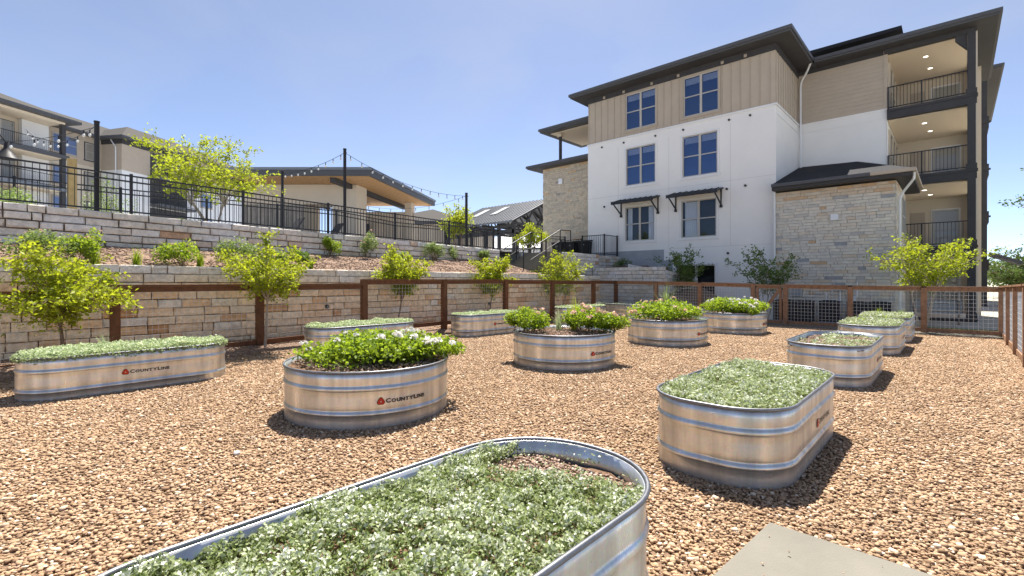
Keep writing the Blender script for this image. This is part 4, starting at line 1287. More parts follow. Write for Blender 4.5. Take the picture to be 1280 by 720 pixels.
eave(t, U0 - 0.7, V1 - 0.75, U1 + 0.72, V2 + 6, 11.82, 0.7, None)
mb = MB(); mb.box((U0 - .005, V1 - 0.008, 11.50), (U1 + .005, V1 + 0.02, 11.815)); mb.box((U1 - .02, V1 + .02, 11.50), (U1 + 0.008, V2, 11.815)); mb.build('frieze', M['dark'], t)
mb = MB(); mb.box((U0 + .005, V1 + .02, 11.7), (U1 - .02, V2 + 5, 11.8)); mb.build('cap', M['dark'], t)
for u in (-14.2, -13.0, -11.4, -10.0, -7.9, -6.9):
    mb = MB(); mb.box((u - .06, V1 - .05, 11.55), (u + .06, V1 - .009, 11.67)); mb.build('vent', M['tan2'], t)
for u in (-14.35, -13.0, -11.2, -9.75, -7.6, -6.7):
    mb = MB(); mb.tube([(u, V1 - .06, 8.9), (u, V1, 8.9)], 0.05, 8); mb.build('vent', M['dark'], t)
for u, z in ((-14.2, 5.6), (-7.7, 5.75), (-6.9, 5.8), (-7.65, 2.8)):
    mb = MB(); mb.tube([(u, V1 - .06, z), (u, V1, z)], 0.055, 8); mb.build('vent', M['dark'], t)
# canopies over the lower windows
for a, b in ((-13.25, -10.95), (-10.22, -7.85)):
    mb = MB()
    mb.prism([(a, V1 - 0.85), (b, V1 - 0.85), (b, V1 - 0.002), (a, V1 - 0.002)], [5.56, 5.56, 5.80, 5.80], [5.62, 5.62, 5.86, 5.86])
    k = a + 0.06
    while k < b:
        mb.prism([(k - .015, V1 - 0.86), (k + .015, V1 - 0.86), (k + .015, V1 - 0.003), (k - .015, V1 - 0.003)], [5.62, 5.62, 5.86, 5.86], [5.655, 5.655, 5.895, 5.895]); k += 0.3
    mb.box((a - .02, V1 - 0.89, 5.50), (b + .02, V1 - 0.851, 5.66))
    c = mb.build('canopy', M['black'], t)
    for u in (a + 0.1, b - 0.1):
        mb = MB(); mb.beam((u, V1 - 0.84, 5.53), (u, V1 - 0.03, 5.05), 0.05, 0.05); mb.beam((u, V1 - 0.04, 5.85), (u, V1 - 0.04, 4.95), 0.06, 0.05)
        mb.box((u - .05, V1 - .1, 4.92), (u + .05, V1 - .001, 5.04)); mb.build('bracket', M['black'], c)
# grey foundation band, stepping down
mb = MB(); mb.box((U0, V1 - 0.03, 2.0), (-10.75, V1 + .01, 3.10)); mb.box((-10.75, V1 - 0.03, 1.4), (-10.3, V1 + .01, 2.55)); mb.build('foundation', M['conc2'], t)
mb = MB()
for z in (3.13, 6.12): mb.box((-10.2 if z < 4 else U0 + .01, V1 - .0035, z), (U1 - .01, V1 - .0005, z + .012))
for u in (-13.35, -10.5, -7.55): mb.box((u, V1 - .0037, 3.16), (u + .012, V1 - .0006, 8.7))
mb.build('control_joints', M['joints'], t)
for u in (-6.02,):
    pass
# second face (siding over white), same plane as the balcony fronts
UB = -2.22
mb = MB()
wall_grid(mb, (U1, V2), (1, 0), UB - U1, -0.4, ZW, [], .09, (0, -1)); mb.box((U1 - .03, V2 - .03, ZW - .05), (UB, V2, ZW + .03)); mb.box((U1, V2 - .022, ZW - .42), (UB, V2 - .001, ZW - .37))
mb.box((UB - .02, V2 - .02, -0.4), (UB + 0.0, V2 + 5, ZW)); mb.build('white_wall', M['white'], t)
mb = MB()
z = ZW + .04
while z < ZT:
    z2 = min(ZT, z + 0.19)
    vs = [(U1 - .02, V2 + .0, z2), (UB - .12, V2 + .0, z2), (UB - .12, V2 - .018, z), (U1 - .02, V2 - .018, z), (U1 - .02, V2, z), (UB - .12, V2, z)]
    mb.quads(vs, [(3, 2, 1, 0), (4, 5, 2, 3)]); z = z2
mb.build('siding', M['lap'], t)
mb = MB(); mb.box((UB - .12, V2 - .035, ZW + .04), (UB + .02, V2 + .05, ZT)); mb.build('corner_board', M['tan'], t)
mb = MB(); mb.box((UB - .02, V2 + .05, ZW + .03), (UB, V2 + 5, ZT)); mb.build('inner_wall', M['tan'], t)
# balcony bay
UR = 0.62; VB = 32.0
mb = MB(); mb.box((UB, VB, -0.4), (UR + .3, VB + .1, 11.8)); mb.build('porch_wall', M['cream'], t)
mb = MB(); mb.box((UR - .08, V2 + 4.2, -0.4), (UR + .08, VB, 11.8)); mb.build('porch_side_wall', M['cream'], t)
floors = [9.10, 6.07, 2.98, 0.0]
for i, z in enumerate(floors):
    mb = MB()
    mb.box((UB, V2 - 0.12, z - 0.40), (UR + .03, V2 + 0.12, z - .02)); mb.box((UR - .21, V2 + .12, z - 0.40), (UR + .03, VB, z - .02))
    mb.box((UB, V2 - 0.155, z - .09), (UR + .06, V2 + 0.12, z + .01)); mb.build('balcony_beam', M['dark'], t)
    mb = MB(); mb.box((UB, V2 + .12, z - .14), (UR - .21, VB, z)); mb.build('balcony_floor', M['ceil'], t)
    mb = MB(); mb.box((UB + .02, V2 + .16, z - .44), (UR - .2, VB - .01, z - .40)); mb.build('balcony_ceiling', M['ceil'], t)
    for (du, dv) in ((1.2, 1.6), (1.35, 3.3)):
        soffit_light(t, UB + du, V2 + dv, z - .44)
    top = (11.62 if i == 0 else floors[i - 1] - .40)
    # post with a spread foot and head
    mb = MB(); pw = .125; pc = (UR - .13, V2 - .01)
    mb.box((pc[0] - pw, pc[1] - pw, z), (pc[0] + pw, pc[1] + pw, top))
    q = .165
    mb.prism([(pc[0] - q, pc[1] - q), (pc[0] + q, pc[1] - q), (pc[0] + q, pc[1] + q), (pc[0] - q, pc[1] + q)], z + .01, z + .22)
    mb.build('porch_post', M['dark'], t)
    mb = MB(); mb.box((pc[0] + pw + .001, pc[1] - pw + .03, z + .23), (pc[0] + pw + .05, pc[1] + pw - .03, top)); mb.build('post_trim', M['cream'], t)
    if i < 3:
        mb = MB()
        vr = V2 - .05
        for hh in (.10, 1.0): mb.beam((UB + .02, vr, z + hh), (UR - .25, vr, z + hh), .04, .04)
        u = UB + .1
        while u < UR - .3:
            mb.beam((u, vr, z + .1), (u, vr, z + 1.0), .018, .018); u += .118
        for u in (UB + .04, (UB + UR) / 2 - .25): mb.beam((u, vr, z), (u, vr, z + 1.0), .05, .05)
        mb.build('balcony_railing', M['black'], t)
        mb = MB()
        ur = UR - .06
        for hh in (.10, 1.0): mb.beam((ur, V2 + .15, z + hh), (ur, V2 + 4.2, z + hh), .04, .04)
        v = V2 + .25
        while v < V2 + 4.2: mb.beam((ur, v, z + .1), (ur, v, z + 1.0), .018, .018); v += .118
        mb.build('side_railing', M['black'], t)
    # windows and door on the porch wall, glazing on the left wall
    fo = window(t, (UB, VB), (1, 0), (0, -1), 1.40, 2.35, z + .12, z + 2.05, 'white2', cols=1, depth=-.03, blind=1.75, trimw=.07, glass='glass2')
    mb = MB(); mb.box((UB + .55, VB - .04, z + .02), (UB + 1.1, VB - .002, z + 2.0)); mb.build('door', M['tan2'], t)
    for v in (V2 + .5, V2 + 1.9, V2 + 3.3):
        window(t, (UB, v), (0, 1), (1, 0), 0.0, 1.15, z + .1, z + 2.25, 'cream', cols=1, depth=-.03, blind=0, trimw=.06, glass='glass2', framem='cream')
mb = MB(); mb.box((UB, V2 + .1, 11.62), (UR, VB, 11.66)); mb.build('porch_ceiling', M['ceil'], t)
soffit_light(t, UB + 1.25, V2 + 1.5, 11.62); soffit_light(t, UB + 1.35, V2 + 3.2, 11.62)
mb = MB(); mb.box((UB - .1, V2 - .13, 11.60), (UR + .03, V2 + .12, 11.815)); mb.box((UR - .2, V2 + .12, 11.60), (UR + .03, VB + 2, 11.815)); mb.box((U1 - .02, V2 - .03, 11.6), (UB - .1, V2 + .05, 11.815)); mb.build('porch_beam', M['dark'], t)
mb = MB(); mb.prism([(UR - .62, V2 - .09), (UR - .26, V2 - .09), (UR - .26, V2 + .07), (UR - .62, V2 + .07)], [11.42, 10.95, 10.95, 11.42], 11.6); mb.build('knee_brace', M['dark'], t)
eave(t, U1 + 0.80, V2 - 0.75, UR + 0.66, V2 + 7.6, 11.82, .7, None, peak=0.2)
mb = MB(); mb.box((U1 + .5, V2 - .6, 11.83), (U1 + 1.2, V2 + .5, 12.03)); mb.build('valley', M['fascia'], t)
# raised roof part behind
mb = MB(); mb.box((-6.3, 32.2, 11.8), (-2.6, 34, 14.4)); mb.build('attic_wall', M['tan'], t)
mb = MB()
mb.face([(-7.1, 31.5, 14.55), (-2.0, 31.5, 14.55), (-3.2, 33.6, 15.2), (-6.0, 33.6, 15.2)]); mb.box((-7.1, 31.45, 14.38), (-2.0, 31.55, 14.56)); mb.face([(-7.1, 31.5, 14.4), (-2, 31.5, 14.4), (-2, 34, 14.4), (-7.1, 34, 14.4)])
mb.face([(-2.0, 31.5, 14.55), (-2.0, 36, 14.55), (-3.2, 33.6, 15.2)])
mb.build('attic_roof', M['shingle'], t)
# main downspout in the inner corner
mb = MB()
mb.tube([(-4.99, 26.2, 11.86), (-5.2, 26.45, 11.55), (-5.50, 26.78, 11.25), (-5.56, 26.85, 11.0), (-5.56, 26.85, ZW - .1), (-5.54, 26.8, ZW - .25), (-5.54, 26.8, 7.0)], .045, 8)
mb.build('downspout', M['white2'], t)

# stone wing
SU0, SU1, SV = -5.60, -1.62, 22.6
mb = MB(); mb.box((SU0, SV + .005, -.4), (SU1 - .005, V2, 5.26)); mb.build('stone_core', M['mortar'], t)
rw = np.random.RandomState(31)
cf = lambda r, rows, rs: float(np.clip((0.97 if r < 1 else 0.88 if r < 3 else 0.5) + rs.normal(0, .10 if r < 3 else .21), 0.0, 1))
mb = MB(); blocks(mb, (SU0, SV), (1, 0), (0, -1), SU1 - SU0, lambda s: 5.25, lambda s: -.35, .122, .22, .62, rw, joint=.010, depth=.035, rough=.008, bev=.006, cfun=cf)
mb.build('stone_face', M['ledge'], t)
mb = MB(); blocks(mb, (SU1 + .0, SV), (0, 1), (1, 0), 1.4, lambda s: 5.25, lambda s: -.35, .122, .22, .5, rw, joint=.010, depth=.035, rough=.008, bev=.006, cfun=cf)
mb.build('stone_side', M['ledge'], t)
mb = MB(); mb.box((SU1 - .005, SV + 1.4, -.4), (SU1 + .03, V2 - .02, 5.26)); mb.build('side_panel', M['cream'], t)
window(t, (SU1 + .03, SV + 1.9), (0, 1), (1, 0), 0.0, 1.5, 3.4, 4.9, 'cream', cols=2, depth=-.02, blind=0, trimw=.07)
mb = MB(); mb.box((-3.62, SV - .12, 3.93), (-3.36, SV - .036, 4.17)); mb.build('wall_box', M['pvc'], t)
# its roof: shed from the two walls, hipped at the right
ez = 5.32
a0, a1, b0, b1 = -5.62, -1.10, 22.05, 26.98
mb = MB()
E0 = (a0, b0, ez + .22); E1 = (a1, b0, ez + .22); E2 = (a1, b1, ez + .22); T0 = (a0, b1, 7.12); T1 = (-3.3, b1, 7.02)
mb.face([E0, E1, T1, T0]); mb.face([E1, E2, T1])
mb.build('wing_roof', M['shingle'], t)
mb = MB(); mb.box((a0, b0 + .02, ez - .03), (a1 - .02, b1, ez)); mb.build('wing_soffit', M['black'], t)
mb = MB(); mb.box((a0, b0 - .0, ez - .02), (a1, b0 + .03, ez + .20)); mb.box((a1 - .03, b0 + .03, ez - .02), (a1, b1, ez + .20)); mb.build('wing_fascia', M['dark'], t)
mb = MB(); mb.box((-2.3, b0 - .10, ez + .10), (a1 + .1, b0 - .002, ez + .225)); mb.box((a1 + .002, b0 - .002, ez + .10), (a1 + .1, b1, ez + .225)); mb.build('gutter', M['tan2'], t)
mb = MB(); mb.box((a0, b0 - .10, ez + .10), (-2.31, b0 - .002, ez + .225)); mb.build('front_gutter', M['fascia'], t)
mb = MB(); mb.tube([(a1 + .03, b0 + .25, ez + .1), (a1 + .02, b0 + .3, ez - .12), (-1.40, SV + .15, ez - .50), (-1.50, SV + .2, ez - .75), (-1.50, SV + .2, -.1)], .042, 8); mb.build('downspout', M['white2'], t)
mb = MB(); mb.tube([(-5.62, V1 - .42, ez + .1), (-5.62, V1 - .42, -.1)], .042, 8); mb.build('downspout', M['white2'], t)
# left stone wing with its roof terrace
LU0, LU1, LV = -19.43, -15.30, 24.0
mb = MB(); mb.box((LU0 + .005, LV + .005, 1.9), (LU1, LV + 4, 8.75)); mb.build('stone_core', M['mortar'], t)
rw = np.random.RandomState(33)
cf = lambda r, rows, rs: float(np.clip((0.95 if r < 2 else 0.5) + rs.normal(0, .2), 0, 1))
mb = MB(); blocks(mb, (LU0, LV), (1, 0), (0, -1), LU1 - LU0, lambda s: 8.74, lambda s: 1.95, .125, .22, .6, rw, joint=.010, depth=.035, rough=.008, bev=.006, cfun=cf)
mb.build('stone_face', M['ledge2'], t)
eave(t, LU0 - .75, LV - .7, LU1 - .0, LV + 4.7, 8.66, .7, None, peak=.12, fh=.17)
mb = MB(); mb.tube([(-18.35, LV + .4, 8.9), (-18.35, LV + .4, 10.75)], .10, 4); mb.build('porch_post', M['dark'], t)
mb = MB(); mb.box((-18.5, LV + .25, 10.62), (-18.2, LV + .55, 10.8)); mb.build('post_cap', M['cream'], t)
mb = MB(); mb.box((-16.2, LV + 1.9, 8.9), (LU1 + .02, LV + 4, 10.9)); mb.build('porch_wall', M['tan'], t)
mb = MB(); mb.box((-18.9, LV + .1, 10.84), (LU1 - .03, LV + 3.6, 10.87)); mb.build('porch_ceiling', M['ceil'], t)
eave(t, -19.35, LV - .45, LU1 - .0, LV + 4.1, 10.89, .7, None, peak=.1, fh=.2)
mb = MB(); mb.box((-18.12, LV - .13, 7.52), (-17.84, LV - .036, 7.85)); mb.build('wall_box', M['pvc'], t)
mb = MB(); mb.box((-15.9, LV - .11, 3.55), (-15.65, LV - .036, 3.85)); mb.build('wall_box', M['pvc'], t)
# service pipes, meter boxes by the wing
mb = MB(); mb.box((-3.05, SV - .12, .55), (-2.8, SV - .036, .95)); mb.build('meter_box', M['pvc'], t)
mb = MB(); mb.box((-5.0, SV - .12, .9), (-4.6, SV - .036, 1.3)); mb.build('meter_box', M['conc2'], t)

# ---------------------------------------------- taller block behind, right
t = thing('apartment_building', 'farther dark-posted balcony stack showing behind the right edge of the main building', 'building', (0, 44, -.4))
mb = MB(); mb.box((-3.5, 47.5, -.4), (1.45, 57, 14.9)); mb.build('wall', M['cream'], t)
for i, z in enumerate([11.8, 8.75, 5.7, 2.6, -.4]):
    mb = MB(); mb.box((-3.5, 43.5, z - .42), (1.6, 47.5, z)); mb.box((-3.5, 43.42, z - .1), (1.68, 43.5, z + .02)); mb.build('balcony_floor', M['dark'], t)
    mb = MB(); mb.box((-3.4, 43.7, z - .45), (1.4, 47.4, z - .422)); mb.build('balcony_ceiling', M['ceil'], t)
    top = 14.9 if i == 0 else [11.8, 8.75, 5.7, 2.6, -.4][i - 1] - .42
    mb = MB(); mb.box((1.22, 43.5, z), (1.52, 43.8, top)); mb.prism([(1.15, 43.43), (1.6, 43.43), (1.6, 43.87), (1.15, 43.87)], z + .02, z + .3); mb.build('porch_post', M['dark'], t)
    mb = MB()
    for hh in (.1, 1.05): mb.beam((-3.4, 43.6, z + hh), (1.2, 43.6, z + hh), .04, .04); mb.beam((1.4, 43.8, z + hh), (1.4, 47.4, z + hh), .04, .04)
    u = -3.3
    while u < 1.2: mb.beam((u, 43.6, z + .1), (u, 43.6, z + 1.05), .018, .018); u += .12
    mb.build('balcony_railing', M['black'], t)
eave(t, -4.2, 42.9, 2.2, 57.6, 14.95, .7, None, peak=.3)
t2 = MB()
t2.prism([(1.6, 41.9), (3.0, 41.9), (3.0, 44.5), (1.6, 44.5)], [3.1, 2.5, 2.5, 3.1], [3.3, 2.7, 2.7, 3.3]); t2.build('porch_roof', M['fascia'], t)

# ================================================================== LEFT APARTMENTS ON THE TERRACE
AX = (-0.548, 0.836)      # away along the facade
BX = (0.836, 0.548)       # outward normal, towards the right


def frame_xy(o):
    return lambda a, b: (o[0] + AX[0] * a + BX[0] * b, o[1] + AX[1] * a + BX[1] * b)


def obox(mb, f, a0, a1, b0, b1, z0, z1, c=.5):
    mb.prism([f(a0, b0), f(a0, b1), f(a1, b1), f(a1, b0)], z0, z1, c)


f = frame_xy((-58.2, 0.44))
t = thing('apartment_building', 'far left balconied apartment building with cream ceilings and sloping brown roof', 'building', (-58, 2, 4))
fl = [3.9, 7.05, 10.1, 13.15]
mb = MB(); obox(mb, f, -9, 5.1, -12, -2.3, 2.7, 16.3); obox(mb, f, 5.1, 10.35, -12, -2.3, 2.7, 16.3); mb.build('wall', M['cream'], t)
mb = MB(); obox(mb, f, 5.12, 10.3, -2.299, -2.26, 13.2, 16.3); mb.build('board_wall', M['tan'], t)
for i, z in enumerate(fl):
    if i:
        mb = MB(); obox(mb, f, -9, 5.3, -2.3, .12, z - .32, z); mb.build('balcony_floor', M['metalroof'] if i != 3 else M['fascia'], t)
        mb = MB(); obox(mb, f, -9, 5.0, -2.28, -.1, z - .38, z - .322); mb.build('balcony_ceiling', M['ceil'], t)
    top = fl[i + 1] - .32 if i < 3 else 16.2
    for a in (-8, -4.2, -.3, 4.75):
        mb = MB(); obox(mb, f, a, a + .34, -.34, -.02, z, top); mb.build('porch_post', M['dark'] if a > 4 else M['tan2'], t)
    mb = MB()
    for h in (.1, 1.05): 
        p = f(-9, -.1); q = f(4.8, -.1); mb.beam((*p, z + h), (*q, z + h), .05, .05)
    for k in range(90):
        p = f(-9 + k * .153, -.1); mb.beam((*p, z + .1), (*p, z + 1.05), .022, .022)
    mb.build('balcony_railing', M['black'], t)
    for a0, w, m in ((-6.5, 1.7, 'glass'), (-3.2, 1.4, 'glass2'), (-1.6, 1.0, 'glass'), (.6, 1.9, 'glass2')):
        p = f(a0, -2.3)
        window(t, p, AX, BX, 0, w, z + .1, z + 2.4, 'dark', cols=2, depth=-.04, blind=0, rowsplit=.82, glass=m)
mb = MB(); obox(mb, f, -9, 5.0, -2.28, .02, 16.02, 16.2); mb.build('balcony_ceiling', M['ceil'], t)
mb = MB(); obox(mb, f, 2.9, 5.05, -2.28, -1.9, 3, 16.0); mb.build('side_wall', M['white2'], t)
for z in (4.7, 7.9, 10.9, 13.9):
    window(t, f(5.6, -2.26 if z > 13 else -2.3), AX, BX, 0, 2.2, z, z + 1.75, 'tan2', cols=2, depth=-.03, blind=.2)
    window(t, f(8.6, -2.26 if z > 13 else -2.3), AX, BX, 0, 1.0, z - .1, z + 1.6, 'dark', cols=1, depth=-.03, blind=0, glass='glass2')


def oroof(t, f, a0, a1, b0, b1, z, rise, m='shingle2', hip=True):
    mb = MB(); obox(mb, f, a0, a1, b0, b1, z - .02, z + .22); mb.build('fascia', M['fascia'], t)
    mb = MB()
    bm = (b0 + b1) / 2; h = (b1 - b0) / 2 if hip else 0
    A, B2 = (*f(a0 + h, bm), z + rise), (*f(a1 - h, bm), z + rise)
    c = [(*f(a0, b0), z + .222), (*f(a0, b1), z + .222), (*f(a1, b1), z + .222), (*f(a1, b0), z + .222)]
    mb.face([c[0], c[1], A]); mb.face([c[1], c[2], B2, A]); mb.face([c[2], c[3], B2]); mb.face([c[3], c[0], A, B2])
    mb.build('roof', M[m], t)


oroof(t, f, -16, 5.9, -14, .75, 16.25, 3.3)
oroof(t, f, 3, 24, -14, -1.55, 16.2, 3.2)
# the projecting end block
mb = MB(); obox(mb, f, 10.3, 28, -9, .2, 2.7, 13.05); mb.build('white_wall', M['white2'], t)
mb = MB(); obox(mb, f, 10.25, 14.6, -9, .24, 13.05, 16.3); obox(mb, f, 18.6, 28, -9, .24, 13.05, 16.3); obox(mb, f, 14.6, 18.6, -9, -2.2, 13.05, 16.3); mb.build('board_wall', M['tan'], t)
mb = MB(); obox(mb, f, 10.22, 18.6, .205, .30, 15.75, 16.3); obox(mb, f, 10.2, 10.25, -9, .30, 15.75, 16.3); mb.build('frieze', M['dark'], t)
for z in (6.9, 10.0, 13.0):
    mb = MB(); obox(mb, f, 13.5, 18.4, .205, 1.5, z - .3, z); mb.build('balcony_floor', M['fascia'], t)
    mb = MB(); obox(mb, f, 13.5, 18.4, .21, .26, z + .05, z + 2.7); mb.build('recess_shade_panel', M['dark'], t)  # flat dark panel on the wall, its colour stands in for the recess shade
    mb = MB()
    for h in (.1, 1.05): mb.beam((*f(13.5, 1.45), z + h), (*f(18.4, 1.45), z + h), .05, .05)
    for k in range(32): p = f(13.5 + k * .158, 1.45); mb.beam((*p, z + .1), (*p, z + 1.05), .022, .022)
    mb.build('balcony_railing', M['black'], t)
    window(t, f(20.5, .24 if z > 12 else .2), AX, BX, 0, 1.8, z + .7, z + 2.4, 'tan2', cols=2, depth=-.03, blind=.2)
oroof(t, f, 9.6, 29, -10, 1.0, 16.25, 3.0)
mb = MB(); mb.tube([(*f(10.15, -1.0), 16.2), (*f(10.12, -.6), 15.7), (*f(10.12, -.35), 15.4), (*f(10.12, -.35), 4)], .06, 6); mb.build('downspout', M['pvc'], t)

# ================================================================== PAVILION
f = frame_xy((-.735 * 6.5 - .678 * 22 * 1.0 + 0.0, 0))
PX, PY = -6.5, 22.0
po = (B_ * PX - A_ * PY, A_ * PX + B_ * PY)
f = lambda a, b: (po[0] + AX[0] * a + B_ * b, po[1] + AX[1] * a + A_ * b)
t = thing('pavilion', 'open pavilion with flat dark roof, cedar ceiling and pale stone wall on the terrace', 'pavilion', (*f(4, -4), 2.8))
mb = MB(); obox(mb, f, 0, 9.2, -8.6, 0, 6.36, 6.70); mb.build('roof', M['fascia'], t)
mb = MB(); obox(mb, f, -.05, 9.25, -8.65, .05, 6.62, 6.74); mb.build('roof_edge', M['metalroof'], t)
mb = MB(); obox(mb, f, .12, 9.08, -8.5, -.12, 6.335, 6.358); mb.build('soffit', M['cedar'], t)
mb = MB(); obox(mb, f, .3, 9.0, -2.0, -1.75, 6.10, 6.33); obox(mb, f, .3, 9.0, -6.9, -6.65, 6.10, 6.33); mb.build('beam', M['dark'], t)
mb = MB()
obox(mb, f, 1.9, 3.0, -7.2, -4.15, 2.7, 6.32); obox(mb, f, 1.9, 3.0, -2.75, -1.55, 2.7, 6.32); obox(mb, f, 1.9, 3.0, -4.15, -2.75, 5.35, 6.32)
mb.build('stone_wall', M['cream'], t)
mb = MB(); obox(mb, f, 1.84, 1.9, -7.2, -4.15, 2.7, 5.3)
for k in range(12): obox(mb, f, 1.80, 1.84, -7.15 + k * .25, -7.0 + k * .25, 2.7, 5.3)
mb.build('slat_screen', M['fence_wood'], t)
mb = MB(); obox(mb, f, 7.6, 8.0, -5.6, -.9, 2.7, 5.75); mb.build('back_wall', M['cream'], t)
mb = MB(); obox(mb, f, 7.5, 8.05, -1.3, -.9, 2.7, 6.33); mb.build('column', M['cream'], t)
mb = MB(); obox(mb, f, 7.5, 8.05, -7.2, -6.8, 2.7, 6.33); mb.build('column', M['cream'], t)
mb = MB(); obox(mb, f, 7.4, 7.59, -4.3, -3.5, 3.6, 5.0); mb.build('doorway', M['dark'], t)
mb = MB(); c = f(5.2, -3.0); mb.tube([(*c, 6.33), (*c, 5.98)], .03, 6); mb.tube([(*c, 6.02), (*c, 5.86)], .12, 10)
for k in range(5):
    a = k * 2 * math.pi / 5 + .3; mb.beam((c[0] + .1 * math.cos(a), c[1] + .1 * math.sin(a), 5.93), (c[0] + .72 * math.cos(a), c[1] + .72 * math.sin(a), 5.93), .14, .015)
mb.build('ceiling_fan', M['dark'], t)

# low buildings and roofs seen past the pavilion
def house(label, c, w, l, z0, ze, zr, wm, rm, rot=0):
    t = thing('house', label, 'house', (*c, z0))
    f = frame_xy(c)
    mb = MB(); obox(mb, f, -l / 2, l / 2, -w / 2, w / 2, z0, ze); mb.build('wall', M[wm], t)
    oroof(t, f, -l / 2 - .5, l / 2 + .5, -w / 2 - .5, w / 2 + .5, ze, zr - ze, rm)
    return t
house('low tan house with hipped roof behind the pavilion, seen past its right column', (-39, 31), 9, 12, 2.7, 6.6, 8.6, 'tan', 'shingle2')
house('pale low house with grey roof beyond the far railing', (-52, 58), 14, 16, 2.7, 6.0, 9.5, 'white2', 'metalroof')

# ================================================================== METAL ROOFED SHELTER
PX, PY = 0.0, 38.0
so = (B_ * .2 - A_ * 38, A_ * .2 + B_ * 38)
t = thing('shelter', 'open shelter with grey ribbed metal roof, skylights and exposed timber trusses', 'pavilion', (-24, 27, 2.8))
X = lambda u, v: (u, v)
s0, s1 = -31.5, -23.6      # along u
q0, q1, qm = 25.6, 35.0, 30.3
ze, zr = 5.9, 8.1
mb = MB()
mb.quads([(s0, q0, ze), (s1, q0, ze), (s1, qm, zr), (s0, qm, zr), (s0, q1, ze), (s1, q1, ze)], [(0, 1, 2, 3), (3, 2, 5, 4)])
k = s0
while k < s1:
    mb.beam((k, q0, ze + .03), (k, qm, zr + .03), .05, .05); k += .4
mb.box((s0, q0 - .03, ze - .12), (s1, q0, ze + .02))
mb.build('roof', M['metalroof'], t)
for a in (-30.2, -28.0):
    mb = MB(); h = lambda v: ze + (v - q0) * (zr - ze) / (qm - q0) + .07
    mb.face([(a, 27.6, h(27.6)), (a + .75, 27.6, h(27.6)), (a + .75, 29.3, h(29.3)), (a, 29.3, h(29.3))]); mb.build('skylight', M['conc2'], t)
for u in np.linspace(s0 + .2, s1 - .12, 6):
    mb = MB()
    mb.beam((u, q0 + .1, ze - .15), (u, q1 - .1, ze - .15), .1, .16); mb.beam((u, q0 + .1, ze - .03), (u, qm, zr - .1), .1, .14); mb.beam((u, qm, zr - .1), (u, q1 - .1, ze - .03), .1, .14)
    for (a, za, b, zb) in ((q0 + 1.6, ze - .1, q0 + 2.4, ze + .9), (q0 + 2.4, ze + .9, q0 + 3.3, ze - .1), (q0 + 3.3, ze - .1, qm, zr - .2), (qm, zr - .2, q1 - 3.3, ze - .1), (q1 - 3.3, ze - .1, q1 - 2.4, ze + .9)):
        mb.beam((u, a, za), (u, b, zb), .08, .1)
    mb.build('truss', M['dark'], t)
    for v in (q0 + .3, q1 - .3):
        mb = MB(); mb.box((u - .1, v - .1, 2.75), (u + .1, v + .1, ze - .22)); mb.build('post', M['dark'], t)
mb = MB(); mb.box((s0, q0 + .2, ze - .95), (s1, q0 + .35, ze - .6)); mb.box((s0, q0 + .22, ze - .42), (s1, q0 + .33, ze - .25)); mb.build('side_beam', M['dark'], t)

# ================================================================== POLES AND STRING LIGHTS
GP = 'string light poles along the terrace railing'
def upt(px, py, u):
    tt = (px - 640) / 600; Y = u / (B_ * tt - A_)
    return ((A_ * tt + B_) * Y, 1.57 - (py - 350) / 600 * Y)
poles = {}
for key, px, top, u, r, lab in (('a', 121, 153, -14.95, .052, 'thick charcoal string light pole near the left apartments'), ('b', 431, 187, -14.95, .052, 'thick charcoal string light pole in front of the pavilion'),
                          ('c', 353, 215, -19.0, .05, 'slender string light pole left of the pavilion stone wall'), ('d', 583, 242, -14.95, .055, 'string light pole beside the leafy tree near the metal shelter')):
    v, z = upt(px, top, u)
    t = thing('light_pole', lab, 'pole', (u, v, 2.8), 0, GP)
    mb = MB(); mb.tube([(u, v, 2.8), (u, v, z)], r, 10); mb.build('pole_shaft', M['iron'], t, smooth=False)
    mb = MB(); mb.tube([(u, v, z), (u, v, z + .03)], r * 1.15, 10); mb.tube([(u, v, z - .12), (u + r * 2.4, v, z - .12)], .012, 5); mb.build('pole_cap', M['iron'], t)
    mb = MB(); mb.box((u - .11, v - .11, 2.8), (u + .11, v + .11, terz(v) + .06)); mb.build('base_plate', M['iron'], t)
    poles[key] = Vector((u, v, z - .1))


def string(label, p, q, sag, n, bulb=.032):
    p = Vector(p); q = Vector(q)
    t = thing('string_lights', label, 'string lights', tuple(p), 0, 'festoon light strings')
    pt = lambda s: p.lerp(q, s) - Vector((0, 0, sag * 4 * s * (1 - s)))
    mb = MB(); mb.tube([pt(i / 24) for i in range(25)], .007, 4); mb.build('cable', M['black'], t)
    mb = MB(); mc = MB()
    for k in range(n):
        c = pt((k + .5) / n)
        mb.tube([c, c - Vector((0, 0, .09))], .014, 5)
        mc.tube([c - Vector((0, 0, .085)), c - Vector((0, 0, .11)), c - Vector((0, 0, .14)), c - Vector((0, 0, .17))], [.012, bulb * .9, bulb, .008], 7)
    mb.build('sockets', M['black'], t); mc.build('bulbs', M['bulb'], t, smooth=True)


string('string of bulbs swooping from the pavilion pole to the pole by the metal shelter', poles['b'], poles['d'], .35, 13)
string('string of bulbs running left from the pavilion pole across its dark roof', poles['b'], poles['c'] + Vector((0, 0, .05)), .15, 9)
string('string of bulbs from the left pole in front of the apartment balconies', poles['a'], (-22, -1.8, 5.9), .4, 9)
string('higher string of bulbs leaving the left pole towards the apartments', poles['a'] + Vector((0, 0, .03)), (-30, 1.0, 8.2), .5, 9)
string('string of bulbs hanging below the pavilion roof edge towards the shelter pole', (-24.5, 13, 6.0), poles['d'], .55, 10)

